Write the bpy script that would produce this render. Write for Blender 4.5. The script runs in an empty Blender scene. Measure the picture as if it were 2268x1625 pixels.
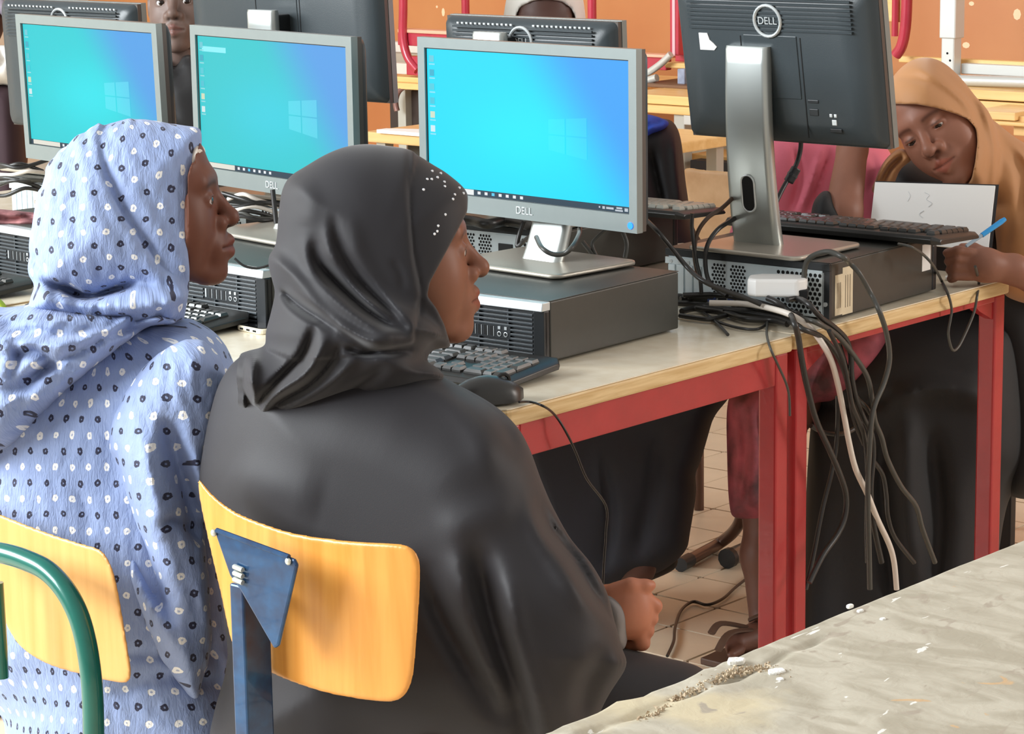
import bpy, bmesh, math, random
import numpy as np
from mathutils import Vector, Matrix
random.seed(7)
rng = np.random.default_rng(7)
SC = bpy.context.scene
COL = SC.collection

# ------------------------------------------------------------------ camera
W, H = 2268, 1625
FPX = 5772.2
YAW, PIT, ROL = -.7117, .1969, -.0151
CAM = np.array([2.4182, -3.5286, 1.54])
fw = np.array([math.sin(YAW) * math.cos(PIT), math.cos(YAW) * math.cos(PIT), -math.sin(PIT)])
rt = np.array([math.cos(YAW), -math.sin(YAW), 0.0])
up = np.cross(rt, fw)
_c, _s = math.cos(ROL), math.sin(ROL)
rt, up = _c * rt + _s * up, -_s * rt + _c * up
cd = bpy.data.cameras.new('camera')
cd.sensor_width = 36.0
cd.lens = 36.0 * FPX / W
cd.clip_start = .05
cam = bpy.data.objects.new('camera', cd)
COL.objects.link(cam)
cam.matrix_world = Matrix(((rt[0], up[0], -fw[0], CAM[0]), (rt[1], up[1], -fw[1], CAM[1]),
                           (rt[2], up[2], -fw[2], CAM[2]), (0, 0, 0, 1)))
SC.camera = cam

# ------------------------------------------------------------------ light
world = bpy.data.worlds.new('daylight')
SC.world = world
world.use_nodes = True
bg = world.node_tree.nodes['Background']
bg.inputs[0].default_value = (1.0, .955, .90, 1)
bg.inputs[1].default_value = .64


def area(name, loc, target, sx, sy, power, col):
    l = bpy.data.lights.new(name, 'AREA')
    l.shape = 'RECTANGLE'
    l.size, l.size_y, l.energy, l.color = sx, sy, power, col
    o = bpy.data.objects.new(name, l)
    COL.objects.link(o)
    o.location = loc
    d = Vector(target) - Vector(loc)
    o.rotation_euler = d.to_track_quat('-Z', 'Y').to_euler()
    return o


# daylight through the window band on the left, behind the pupils, and through the openings on the far right
area('window_daylight', (-3.4, -4.2, 2.7), (-.3, -.4, .8), 5.0, 1.8, 680, (.92, .97, 1.0))
area('doorway_daylight', (3.6, 4.4, 2.3), (-.3, .6, .7), 3.0, 2.2, 680, (1.0, .97, .92))

SC.view_settings.view_transform = 'Standard'
SC.view_settings.look = 'None'
SC.view_settings.exposure = 0.0
SC.view_settings.gamma = 1.0
SC.view_settings.use_curve_mapping = False


# ------------------------------------------------------------------ pixel helpers (photo frame -> real position)
def ray(x, y):
    return fw + rt * ((x - W / 2) / FPX) - up * ((y - H / 2) / FPX)


def at(x, y, d):
    return CAM + ray(x, y) * d


def on(ax, v, x, y):
    q = ray(x, y)
    return CAM + q * ((v - CAM[ax]) / q[ax])


def pix(p):
    q = np.asarray(p, float) - CAM
    d = q @ fw
    return np.stack([W / 2 + FPX * (q @ rt) / d, H / 2 - FPX * (q @ up) / d, d], -1)


# ------------------------------------------------------------------ materials
def lin(c):
    return tuple(((v / 255) / 12.92 if v / 255 <= .04045 else ((v / 255 + .055) / 1.055) ** 2.4) for v in c)


MATS = {}


def mat(name, rgb, rough=.5, metal=0., noise=0., nscale=20., bump=0., bscale=60., spec=.5, rgb2=None, vcol=False,
        sheen=0., stretch=None, sss=0., coat=0.):
    if name in MATS:
        return MATS[name]
    m = bpy.data.materials.new(name)
    m.use_nodes = True
    nt = m.node_tree
    N, L = nt.nodes, nt.links
    b = N['Principled BSDF']
    b.inputs['Roughness'].default_value = rough
    b.inputs['Metallic'].default_value = metal
    b.inputs['Specular IOR Level'].default_value = spec
    b.inputs['Sheen Weight'].default_value = sheen
    b.inputs['Coat Weight'].default_value = coat
    if sss:
        b.inputs['Subsurface Weight'].default_value = sss
        b.inputs['Subsurface Radius'].default_value = (.012, .005, .003)
        b.inputs['Subsurface Scale'].default_value = .5
    c = lin(rgb) + (1,)
    b.inputs['Base Color'].default_value = c
    m.diffuse_color = c
    src = None
    tc = N.new('ShaderNodeTexCoord')
    co = tc.outputs['Object']
    if stretch:
        mp = N.new('ShaderNodeMapping')
        mp.inputs['Scale'].default_value = stretch
        L.new(co, mp.inputs[0])
        co = mp.outputs[0]
    if noise:
        n = N.new('ShaderNodeTexNoise')
        n.inputs['Scale'].default_value = nscale
        n.inputs['Detail'].default_value = 5
        L.new(co, n.inputs['Vector'])
        r = N.new('ShaderNodeMapRange')
        r.inputs[1].default_value, r.inputs[2].default_value = .3, .7
        L.new(n.outputs['Fac'], r.inputs[0])
        mx = N.new('ShaderNodeMix')
        mx.data_type = 'RGBA'
        mx.inputs[6].default_value = c
        c2 = lin(rgb2) if rgb2 else tuple(v * (1 - noise) for v in c[:3])
        mx.inputs[7].default_value = tuple(c2) + (1,)
        L.new(r.outputs[0], mx.inputs[0])
        src = mx.outputs[2]
    if vcol:
        a = N.new('ShaderNodeAttribute')
        a.attribute_name = 'Col'
        if src is None:
            src = a.outputs['Color']
        else:
            m2 = N.new('ShaderNodeMix')
            m2.data_type = 'RGBA'
            m2.blend_type = 'MULTIPLY'
            m2.inputs[0].default_value = 1
            L.new(src, m2.inputs[6])
            L.new(a.outputs['Color'], m2.inputs[7])
            src = m2.outputs[2]
    if src is not None:
        L.new(src, b.inputs['Base Color'])
    if bump:
        n = N.new('ShaderNodeTexNoise')
        n.inputs['Scale'].default_value = bscale
        n.inputs['Detail'].default_value = 4
        L.new(co, n.inputs['Vector'])
        bp = N.new('ShaderNodeBump')
        bp.inputs['Strength'].default_value = bump
        bp.inputs['Distance'].default_value = .01
        L.new(n.outputs['Fac'], bp.inputs['Height'])
        L.new(bp.outputs[0], b.inputs['Normal'])
    MATS[name] = m
    return m


def emit_vcol(name, strength):
    m = bpy.data.materials.new(name)
    m.use_nodes = True
    nt = m.node_tree
    b = nt.nodes['Principled BSDF']
    a = nt.nodes.new('ShaderNodeAttribute')
    a.attribute_name = 'Col'
    b.inputs['Base Color'].default_value = (.01, .01, .01, 1)
    b.inputs['Roughness'].default_value = .5
    b.inputs['Specular IOR Level'].default_value = .12
    nt.links.new(a.outputs['Color'], b.inputs['Emission Color'])
    b.inputs['Emission Strength'].default_value = strength
    return m


def wood(name, rgb, rgb2, axis='X', scale=6., rough=.4, spec=.5, fine=1.0):
    """grain as stretched noise along one object axis"""
    if name in MATS:
        return MATS[name]
    m = bpy.data.materials.new(name)
    m.use_nodes = True
    nt = m.node_tree
    N, L = nt.nodes, nt.links
    b = N['Principled BSDF']
    b.inputs['Roughness'].default_value = rough
    b.inputs['Specular IOR Level'].default_value = spec
    tc = N.new('ShaderNodeTexCoord')
    mp = N.new('ShaderNodeMapping')
    s = {'X': (1, 14, 14), 'Y': (14, 1, 14), 'Z': (14, 14, 1)}[axis]
    mp.inputs['Scale'].default_value = s
    L.new(tc.outputs['Object'], mp.inputs[0])
    n = N.new('ShaderNodeTexNoise')
    n.inputs['Scale'].default_value = scale
    n.inputs['Detail'].default_value = 6
    n.inputs['Distortion'].default_value = .6
    L.new(mp.outputs[0], n.inputs['Vector'])
    r = N.new('ShaderNodeValToRGB')
    r.color_ramp.elements[0].position = .3
    r.color_ramp.elements[1].position = .72
    r.color_ramp.elements[0].color = lin(rgb2) + (1,)
    r.color_ramp.elements[1].color = lin(rgb) + (1,)
    L.new(n.outputs['Fac'], r.inputs[0])
    L.new(r.outputs[0], b.inputs['Base Color'])
    MATS[name] = m
    return m


# ------------------------------------------------------------------ meshes and objects
class MB:
    def __init__(s):
        s.v, s.f = [], []

    def add(s, vs, fs):
        o = len(s.v)
        s.v += [tuple(map(float, q)) for q in vs]
        s.f += [tuple(i + o for i in f) for f in fs]
        return s

    def box(s, x0, x1, y0, y1, z0, z1):
        return s.add([(x0, y0, z0), (x1, y0, z0), (x1, y1, z0), (x0, y1, z0), (x0, y0, z1), (x1, y0, z1), (x1, y1, z1), (x0, y1, z1)],
                     [(3, 2, 1, 0), (4, 5, 6, 7), (0, 1, 5, 4), (1, 2, 6, 5), (2, 3, 7, 6), (3, 0, 4, 7)])

    def prism(s, poly, o, ux, uy, th):
        """polygon (2D) in plane (o,ux,uy) extruded by vector th"""
        o, ux, uy, th = (np.asarray(q, float) for q in (o, ux, uy, th))
        a = [o + ux * p[0] + uy * p[1] for p in poly]
        b = [q + th for q in a]
        n = len(poly)
        fs = [tuple(range(n - 1, -1, -1)), tuple(range(n, 2 * n))]
        fs += [(i, (i + 1) % n, n + (i + 1) % n, n + i) for i in range(n)]
        return s.add(a + b, fs)

    def tube(s, pts, r, n=8, closed=False, cap=True, flat=None):
        pts = [np.asarray(p, float) for p in pts]
        k = len(pts)
        rs = r if hasattr(r, '__len__') else [r] * k
        base = len(s.v)
        prev = None
        for i, p in enumerate(pts):
            t = pts[(i + 1) % k] - pts[i - 1] if closed or 0 < i < k - 1 else (pts[1] - pts[0] if i == 0 else pts[-1] - pts[-2])
            t = t / (np.linalg.norm(t) + 1e-12)
            if prev is None:
                a = np.array([0, 0, 1.]) if abs(t[2]) < .9 else np.array([1., 0, 0])
            else:
                a = prev
            e1 = a - t * (a @ t)
            e1 /= np.linalg.norm(e1) + 1e-12
            prev = e1
            e2 = np.cross(t, e1)
            for j in range(n):
                th = 2 * math.pi * (j + .5) / n
                q = p + (e1 * math.cos(th) * (flat if flat else 1) + e2 * math.sin(th)) * rs[i]
                s.v.append(tuple(q))
        m = k if closed else k - 1
        for i in range(m):
            for j in range(n):
                a, b = base + i * n + j, base + i * n + (j + 1) % n
                c, d = base + ((i + 1) % k) * n + (j + 1) % n, base + ((i + 1) % k) * n + j
                s.f.append((a, b, c, d))
        if cap and not closed:
            s.f.append(tuple(base + j for j in range(n - 1, -1, -1)))
            s.f.append(tuple(base + (k - 1) * n + j for j in range(n)))
        return s

    def loft(s, rings, capends=True):
        base, n = len(s.v), len(rings[0])
        for r in rings:
            s.v += [tuple(map(float, q)) for q in r]
        for i in range(len(rings) - 1):
            for j in range(n):
                s.f.append((base + i * n + j, base + i * n + (j + 1) % n, base + (i + 1) * n + (j + 1) % n, base + (i + 1) * n + j))
        if capends:
            s.f.append(tuple(base + j for j in range(n - 1, -1, -1)))
            s.f.append(tuple(base + (len(rings) - 1) * n + j for j in range(n)))
        return s

    def ball(s, c, r, nu=8, nv=6):
        rr = r if hasattr(r, '__len__') else (r, r, r)
        rings = []
        for i in range(1, nv):
            ph = math.pi * i / nv - math.pi / 2
            rings.append([(c[0] + rr[0] * math.cos(ph) * math.cos(2 * math.pi * j / nu),
                           c[1] + rr[1] * math.cos(ph) * math.sin(2 * math.pi * j / nu), c[2] + rr[2] * math.sin(ph)) for j in range(nu)])
        return s.loft(rings)

    def mesh(s, name):
        me = bpy.data.meshes.new(name)
        me.from_pydata(s.v, [], s.f)
        bm = bmesh.new()
        bm.from_mesh(me)
        bmesh.ops.recalc_face_normals(bm, faces=bm.faces)
        bm.to_mesh(me)
        bm.free()
        me.update()
        return me

    def build(s, name, m, parent=None, bevel=0., seg=2, smooth=None, **kw):
        me = s.mesh(name)
        o = link(name, me, m, parent, **kw)
        if smooth is not None:
            me.shade_smooth()
            me.set_sharp_from_angle(angle=math.radians(smooth))
        if bevel:
            md = o.modifiers.new('bevel', 'BEVEL')
            md.width, md.segments, md.limit_method, md.angle_limit = bevel, seg, 'ANGLE', math.radians(40)
        return o


IN_ROOM = set()


def link(name, me, m=None, parent=None, label=None, cat=None, group=None, kind=None):
    o = bpy.data.objects.new(name, me)
    COL.objects.link(o)
    if m is not None and len(me.materials) == 0:
        me.materials.append(m)
    if parent is not None:
        o.parent = parent
        if parent.name in IN_ROOM:           # its parts are modelled in room coordinates
            o.matrix_parent_inverse = Matrix.Translation(-parent.location)
    tag(o, label, cat, group, kind)
    return o


def tag(o, label=None, cat=None, group=None, kind=None):
    for k, v in (('label', label), ('category', cat), ('group', group), ('kind', kind)):
        if v:
            o[k] = v
    return o


def thing(name, label, cat, loc=(0, 0, 0), rz=0., group=None, room=False):
    o = bpy.data.objects.new(name, None)
    o.empty_display_size = .1
    COL.objects.link(o)
    o.location = tuple(map(float, loc))
    o.rotation_euler = (0, 0, rz)
    if room:
        IN_ROOM.add(o.name)
    return tag(o, label, cat, group)


def spline(pts, n=8, closed=False):
    """Catmull-Rom through points of any dimension"""
    p = np.asarray(pts, float)
    k = len(p)
    out = []
    for i in range(k if closed else k - 1):
        if closed:
            a, b, c, d = p[(i - 1) % k], p[i], p[(i + 1) % k], p[(i + 2) % k]
        else:
            a, b, c, d = p[max(i - 1, 0)], p[i], p[i + 1], p[min(i + 2, k - 1)]
        for t in np.arange(n) / n:
            out.append(.5 * ((2 * b) + (-a + c) * t + (2 * a - 5 * b + 4 * c - d) * t * t + (-a + 3 * b - 3 * c + d) * t ** 3))
    if not closed:
        out.append(p[-1])
    return np.array(out)


def rrect(w, h, r, n=5):
    """rounded rectangle outline centred on 0, counter-clockwise"""
    out = []
    for cx, cy, a in ((w / 2 - r, h / 2 - r, 0), (-w / 2 + r, h / 2 - r, 90), (-w / 2 + r, -h / 2 + r, 180), (w / 2 - r, -h / 2 + r, 270)):
        for i in range(n):
            t = math.radians(a + 90 * i / (n - 1))
            out.append((cx + r * math.cos(t), cy + r * math.sin(t)))
    return out


_txt = {}


def text_mesh(s, size, depth=.0006):
    k = (s, size, depth)
    if k not in _txt:
        cu = bpy.data.curves.new('text', 'FONT')
        cu.body, cu.size, cu.extrude, cu.align_x, cu.align_y = s, size, depth, 'CENTER', 'CENTER'
        o = bpy.data.objects.new('text', cu)
        COL.objects.link(o)
        me = bpy.data.meshes.new_from_object(o.evaluated_get(bpy.context.evaluated_depsgraph_get()))
        bpy.data.objects.remove(o)
        bpy.data.curves.remove(cu)
        _txt[k] = me
    return _txt[k]


def set_col(me, cols):
    a = me.color_attributes.new('Col', 'FLOAT_COLOR', 'POINT')
    c = np.ones((len(me.vertices), 4), np.float32)
    c[:, :3] = cols
    a.data.foreach_set('color', c.ravel())
# ================================================================== room
TZ = .74          # table height
M_tile = mat('floor_tile', (240, 224, 198), .35, noise=.10, nscale=9, bump=.05, bscale=40)
M_grout = mat('grout', (120, 100, 84), .9)
M_orange = mat('orange_wall', (198, 134, 82), .4, noise=.13, nscale=1.6, rgb2=(182, 112, 64), bump=.03, bscale=12)
fl = MB().box(-9, 5, -5, 6, -.06, -.004).build('floor', M_grout, kind='structure')
TS = .1635
tile_me = MB().prism(rrect(TS - .006, TS - .006, .004, 2), (0, 0, -.005), (1, 0, 0), (0, 1, 0), (0, 0, .005)).mesh('tile')
tile_me.materials.append(M_tile)
rest = MB()
for i in range(-34, 22):
    for j in range(-22, 28):
        x, y = -.8 + (i + .5) * TS, .811 + (j - .5) * TS
        if -2.15 < x < .15 and .15 < y < 2.6:
            o = link('tile', tile_me, None, fl)
            o.location = (x, y, random.uniform(-.0006, .0003))
        elif -6.2 < x < 2.4 and -2.9 < y < 3.7:
            a = TS / 2 - .003
            rest.add([(x - a, y - a, 0), (x + a, y - a, 0), (x + a, y + a, 0), (x - a, y + a, 0)], [(0, 1, 2, 3)])
rest.build('tiles_beyond', M_tile, fl, kind='stuff')
YW = 3.75
wb = MB().box(-9, 5, YW, YW + .1, -.02, 3.2).build('wall_back', M_orange, kind='structure')
MB().box(-6.3, -6.2, -5, YW, -.02, 3.2).build('wall_left', mat('cream_wall', (222, 210, 188), .7, noise=.08, nscale=2), kind='structure')
# pale scuffs on the painted wall
M_scuff = mat('scuff', (245, 205, 165), .6)
for px_, py_, w_, h_ in ((982, 27, .008, .016), (2253, 32, .014, .018), (2140, 100, .014, .010), (2152, 8, .010, .007), (968, 15, .005, .005)):
    p = on(1, YW, px_, py_)
    MB().prism([(w_ * math.cos(t), h_ * math.sin(t)) for t in np.linspace(0, 6.28, 9)[:-1]], (p[0], YW - .001, p[2]), (1, 0, 0), (0, 0, 1), (0, .003, 0)).build('scuff', M_scuff, wb)

# ================================================================== tables
M_red = mat('red_paint', (176, 44, 48), .38, noise=.18, nscale=14, bump=.04, bscale=90, coat=.15)
M_top = mat('laminate_top', (236, 227, 206), .22, noise=.10, nscale=30, rgb2=(226, 213, 188), bump=.02, bscale=200)
M_edge = wood('wood_edge', (228, 202, 152), (200, 166, 112), 'Y', 10, .5)
M_topwood = wood('beech_top', (240, 205, 145), (226, 184, 120), 'X', 3, .3)
M_edge2 = wood('beech_edge', (235, 196, 132), (206, 160, 98), 'X', 8, .45)
M_graym = mat('grey_metal', (186, 186, 178), .4, .3)
LEG = .036


def table(label, x0, x1, y0, y1, apron=.053, end_apron=None, top=None, edge=None, frame=None, legz=0., zt=TZ, group=None, name='school_table'):
    t = thing(name, label, 'table', ((x0 + x1) / 2, (y0 + y1) / 2, 0), group=group)
    hx, hy = (x1 - x0) / 2, (y1 - y0) / 2
    top, edge, frame = top or M_top, edge or M_edge, frame or M_red
    core = MB().prism(rrect(2 * hx, 2 * hy, .014, 4), (0, 0, zt - .028), (1, 0, 0), (0, 1, 0), (0, 0, .0262)).build('tabletop', edge, t, bevel=.004)
    MB().prism(rrect(2 * hx - .002, 2 * hy - .002, .013, 4), (0, 0, zt - .0018), (1, 0, 0), (0, 1, 0), (0, 0, .0018)).build('laminate', top, core)
    ins = .008
    zb = zt - .028
    for sx in (-1, 1):
        for sy in (-1, 1):
            cx, cy = sx * (hx - ins - LEG / 2), sy * (hy - ins - LEG / 2)
            MB().box(cx - LEG / 2, cx + LEG / 2, cy - LEG / 2, cy + LEG / 2, legz + .012, zb).build('leg', frame, t, bevel=.004)
            MB().box(cx - LEG / 2 - .001, cx + LEG / 2 + .001, cy - LEG / 2 - .001, cy + LEG / 2 + .001, legz, legz + .014).build('foot_cap', mat('black_rubber', (22, 22, 22), .7), t)
    ea = apron if end_apron is None else end_apron
    for sx in (-1, 1):
        cx = sx * (hx - ins - .012)
        MB().box(cx - .011, cx + .011, -hy + ins + LEG, hy - ins - LEG, zb - ea, zb).build('apron', frame, t, bevel=.002)
    for sy in (-1, 1):
        cy = sy * (hy - ins - .012)
        MB().box(-hx + ins + LEG, hx - ins - LEG, cy - .011, cy + .011, zb - apron, zb).build('apron', frame, t, bevel=.002)
    if ea < .03:
        for sx in (-1, 1):
            for sy in (-1, 1):
                cx, cy = sx * (hx - ins - .014), sy * (hy - ins - LEG)
                MB().prism([(0, 0), (-sy * .075, 0), (-sy * .05, -.022), (0, -.045)], (cx - .009, cy, zb), (0, 1, 0), (0, 0, 1), (.018, 0, 0)).build('gusset', frame, t)
    return t


table('red-framed table end under the dark grey computer, in front of the girl in black', -1.30, 0, -.742, -.004)
table('red-framed table carrying the raised monitor and the cable bundle', -1.30, 0, .002, .702, end_apron=.012, apron=.03)
table('red-framed table behind the girl in the dotted blue headscarf', -2.62, -1.315, -.742, -.004)
table('red-framed far-side table under the two farther back-turned monitors', -2.62, -1.315, .002, .702, end_apron=.012, apron=.03)

# worn foreground table
M_worn = bpy.data.materials.new('worn_table_top')
M_worn.use_nodes = True
_N, _L = M_worn.node_tree.nodes, M_worn.node_tree.links
_b = _N['Principled BSDF']
_b.inputs['Roughness'].default_value = .6
_tc = _N.new('ShaderNodeTexCoord')


def _noise(scale, st=(1, 1, 1), det=8, dist=0., loc=(0, 0, 0)):
    mp = _N.new('ShaderNodeMapping')
    mp.inputs['Scale'].default_value = st
    mp.inputs['Location'].default_value = loc
    _L.new(_tc.outputs['Object'], mp.inputs[0])
    n = _N.new('ShaderNodeTexNoise')
    n.inputs['Scale'].default_value = scale
    n.inputs['Detail'].default_value = det
    n.inputs['Distortion'].default_value = dist
    _L.new(mp.outputs[0], n.inputs['Vector'])
    return n.outputs['Fac']


def _ramp(src, a, b):
    r = _N.new('ShaderNodeMapRange')
    r.inputs[1].default_value, r.inputs[2].default_value = a, b
    _L.new(src, r.inputs[0])
    return r.outputs[0]


def _mix(f, c1, c2):
    m = _N.new('ShaderNodeMix')
    m.data_type = 'RGBA'
    _L.new(f, m.inputs[0])
    for i, c in ((6, c1), (7, c2)):
        if isinstance(c, tuple):
            m.inputs[i].default_value = lin(c) + (1,)
        else:
            _L.new(c, m.inputs[i])
    return m.outputs[2]


_c1 = _mix(_ramp(_noise(9, (1, 2, 1), dist=1.2), .40, .60), (192, 186, 169), (170, 163, 145))
_c1 = _mix(_ramp(_noise(3.2, (1.2, 1, 1), loc=(3, 1, 0)), .52, .60), _c1, (202, 190, 160))
_c1 = _mix(_ramp(_noise(30, (1, .5, 1), loc=(8, 0, 0), dist=1.2), .62, .68), _c1, (168, 158, 142))
_c1 = _mix(_ramp(_noise(22, (2.2, .7, 1), loc=(1, 5, 0), dist=.8), .69, .70), _c1, (232, 230, 222))
_c1 = _mix(_ramp(_noise(14, (1, 1, 1), loc=(4, 9, 0), dist=2), .70, .74), _c1, (200, 170, 132))
_L.new(_c1, _b.inputs['Base Color'])
_bp = _N.new('ShaderNodeBump')
_bp.inputs['Strength'].default_value = .22
_bp.inputs['Distance'].default_value = .006
_L.new(_noise(45, dist=.6), _bp.inputs['Height'])
_L.new(_bp.outputs[0], _b.inputs['Normal'])
fg = thing('worn_table', 'worn grey table with chipped edge in the lower right foreground', 'table', (1.3, -1.35, 0))
ys = np.linspace(-1.15, 1.15, 140)
jag = np.cumsum(rng.normal(0, .0016, 140))
jag -= np.linspace(jag[0], jag[-1], 140)
fray = np.exp(-((ys + .30) / .16) ** 2)          # the chipped stretch of the long edge
xe = -.356 + jag * .35 + fray * rng.normal(0, .0030, 140)
rings = []
nx = 60
us = np.concatenate([np.linspace(0, .10, 26), np.linspace(.12, 1, nx - 26)])
for k, (y, x0) in enumerate(zip(ys, xe)):
    row = []
    for u in us:
        x = x0 + u * (.36 - x0)
        dz = -max(0, .0035 - (x - x0) * .6) * 1.3
        f = math.exp(-((y + .16 - (x + .33) * -1.0) / .035) ** 2) * math.exp(-((x + .325) / .02) ** 2)
        crack = math.exp(-((x + .318 + .16 * (y + .15) * (y + .15)) / .006) ** 2) * (1 if -.42 < y < -.02 else 0)
        dz -= .006 * crack * (.6 + .4 * math.sin(y * 90)) + .003 * f
        dz += .0016 * math.sin(x * 70 + 3 * math.sin(y * 31)) * fray[k] * (1 if u < .3 else 0)
        row.append((x, y, TZ + dz))
    rings.append(row)
vs = [q for r in rings for q in r]
nn = len(us)
fs = [(i * nn + j, i * nn + j + 1, (i + 1) * nn + j + 1, (i + 1) * nn + j) for i in range(len(rings) - 1) for j in range(nn - 1)]
top = MB().add(vs, fs)
b0 = len(vs)
low = [(r[0][0] + .004 + rng.normal(0, .0012), r[0][1], TZ - .03) for r in rings]
top.v += low
for i in range(len(rings) - 1):
    top.f.append((i * nn, (i + 1) * nn, b0 + i + 1, b0 + i))
for i in range(len(rings) - 1):      # underside
    pass
top.build('tabletop', M_worn, fg, smooth=50)
MB().box(-.34, .36, -1.14, 1.14, TZ - .03, TZ - .012).build('underside_board', M_edge, fg)
for sx in (-1, 1):
    for sy in (-1, 1):
        MB().box(sx * .31 - .018, sx * .31 + .018, sy * 1.1 - .018, sy * 1.1 + .018, 0, TZ - .03).build('leg', M_red, fg, bevel=.004)
M_chip = mat('white_chip', (238, 238, 232), .6, bump=.3, bscale=200)
# loose white flakes of filler left on the worn top
for px_, py_, r_ in ((1630, 1462, .008), (1718, 1488, .008), (1905, 1352, .004), (1882, 1340, .004), (1955, 1369, .003), (1728, 1503, .004)):
    p = on(2, TZ + .001, px_, py_)
    m_ = MB()
    a = [(r_ * (.7 + .5 * random.random()) * math.cos(t), r_ * 1.5 * (.6 + .5 * random.random()) * math.sin(t)) for t in np.linspace(0, 6.28, 9)[:-1]]
    m_.prism(a, (p[0] - 1.3, p[1] + 1.35, TZ - .002), (1, 0, 0), (0, 1, 0), (0, 0, .003 + .2 * r_)).build('filler_flake', M_chip, fg, bevel=.001)

# crumbled particle board along the broken edge
cr_ = MB()
path = spline([(1425, 1592), (1480, 1556), (1540, 1520), (1600, 1494), (1650, 1480), (1700, 1478), (1738, 1490)], 10)
for q in path:
    for _ in range(6):
        p = on(2, TZ + .001, q[0] + rng.normal(0, 7), q[1] + rng.normal(0, 5)) - np.array([1.3, -1.35, 0])
        s_ = rng.uniform(.0010, .0030)
        a_ = rng.uniform(0, 3.1)
        cr_.add([(p[0] + s_ * math.cos(a_ + t) * rng.uniform(.6, 1.6), p[1] + s_ * math.sin(a_ + t) * rng.uniform(.6, 1.6), TZ + rng.uniform(-.004, .001)) for t in (0, 2.1, 4.2)] + [(p[0], p[1], TZ + rng.uniform(.0003, .0018))],
                [(0, 1, 3), (1, 2, 3), (2, 0, 3), (2, 1, 0)])
cr_.build('crumbled_edge', mat('particle_board', (204, 188, 160), .8, noise=.4, nscale=120, rgb2=(150, 126, 98)), fg, kind='stuff')
# ================================================================== computers
M_case = mat('pc_case', (70, 70, 66), .42, .25, noise=.06, nscale=60, bump=.03, bscale=900)
M_blk = mat('black_plastic', (24, 26, 28), .42)
M_dark = mat('dark_plastic', (40, 44, 47), .38)
M_slat = mat('vent_slat', (66, 72, 76), .32)
M_silver = mat('silver_plastic', (205, 212, 214), .3, .35)
M_zinc = mat('zinc_panel', (220, 232, 236), .35, .25, noise=.10, nscale=25)
M_hole = mat('hole_black', (6, 7, 8), .8)
M_white = mat('white_plastic', (238, 238, 236), .4)
M_paper = mat('paper', (250, 250, 248), .7)
M_label = mat('old_label', (222, 208, 178), .7, noise=.12, nscale=40)
M_print = mat('label_print', (120, 106, 86), .8)
M_port = mat('port_blue', (70, 90, 150), .5)
DX, DY, DZ = .169, .189, .10


def hexes(mb, x0, x1, z0, z1, pitch, y, r):
    row = 0
    z = z0
    while z < z1:
        x = x0 + (pitch / 2 if row % 2 else 0)
        while x < x1:
            mb.add([(x + r * math.cos(a), y, z + r * math.sin(a)) for a in np.arange(6) * math.pi / 3 + .52], [(0, 1, 2, 3, 4, 5)])
            x += pitch
        z += pitch * .87
        row += 1


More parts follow.
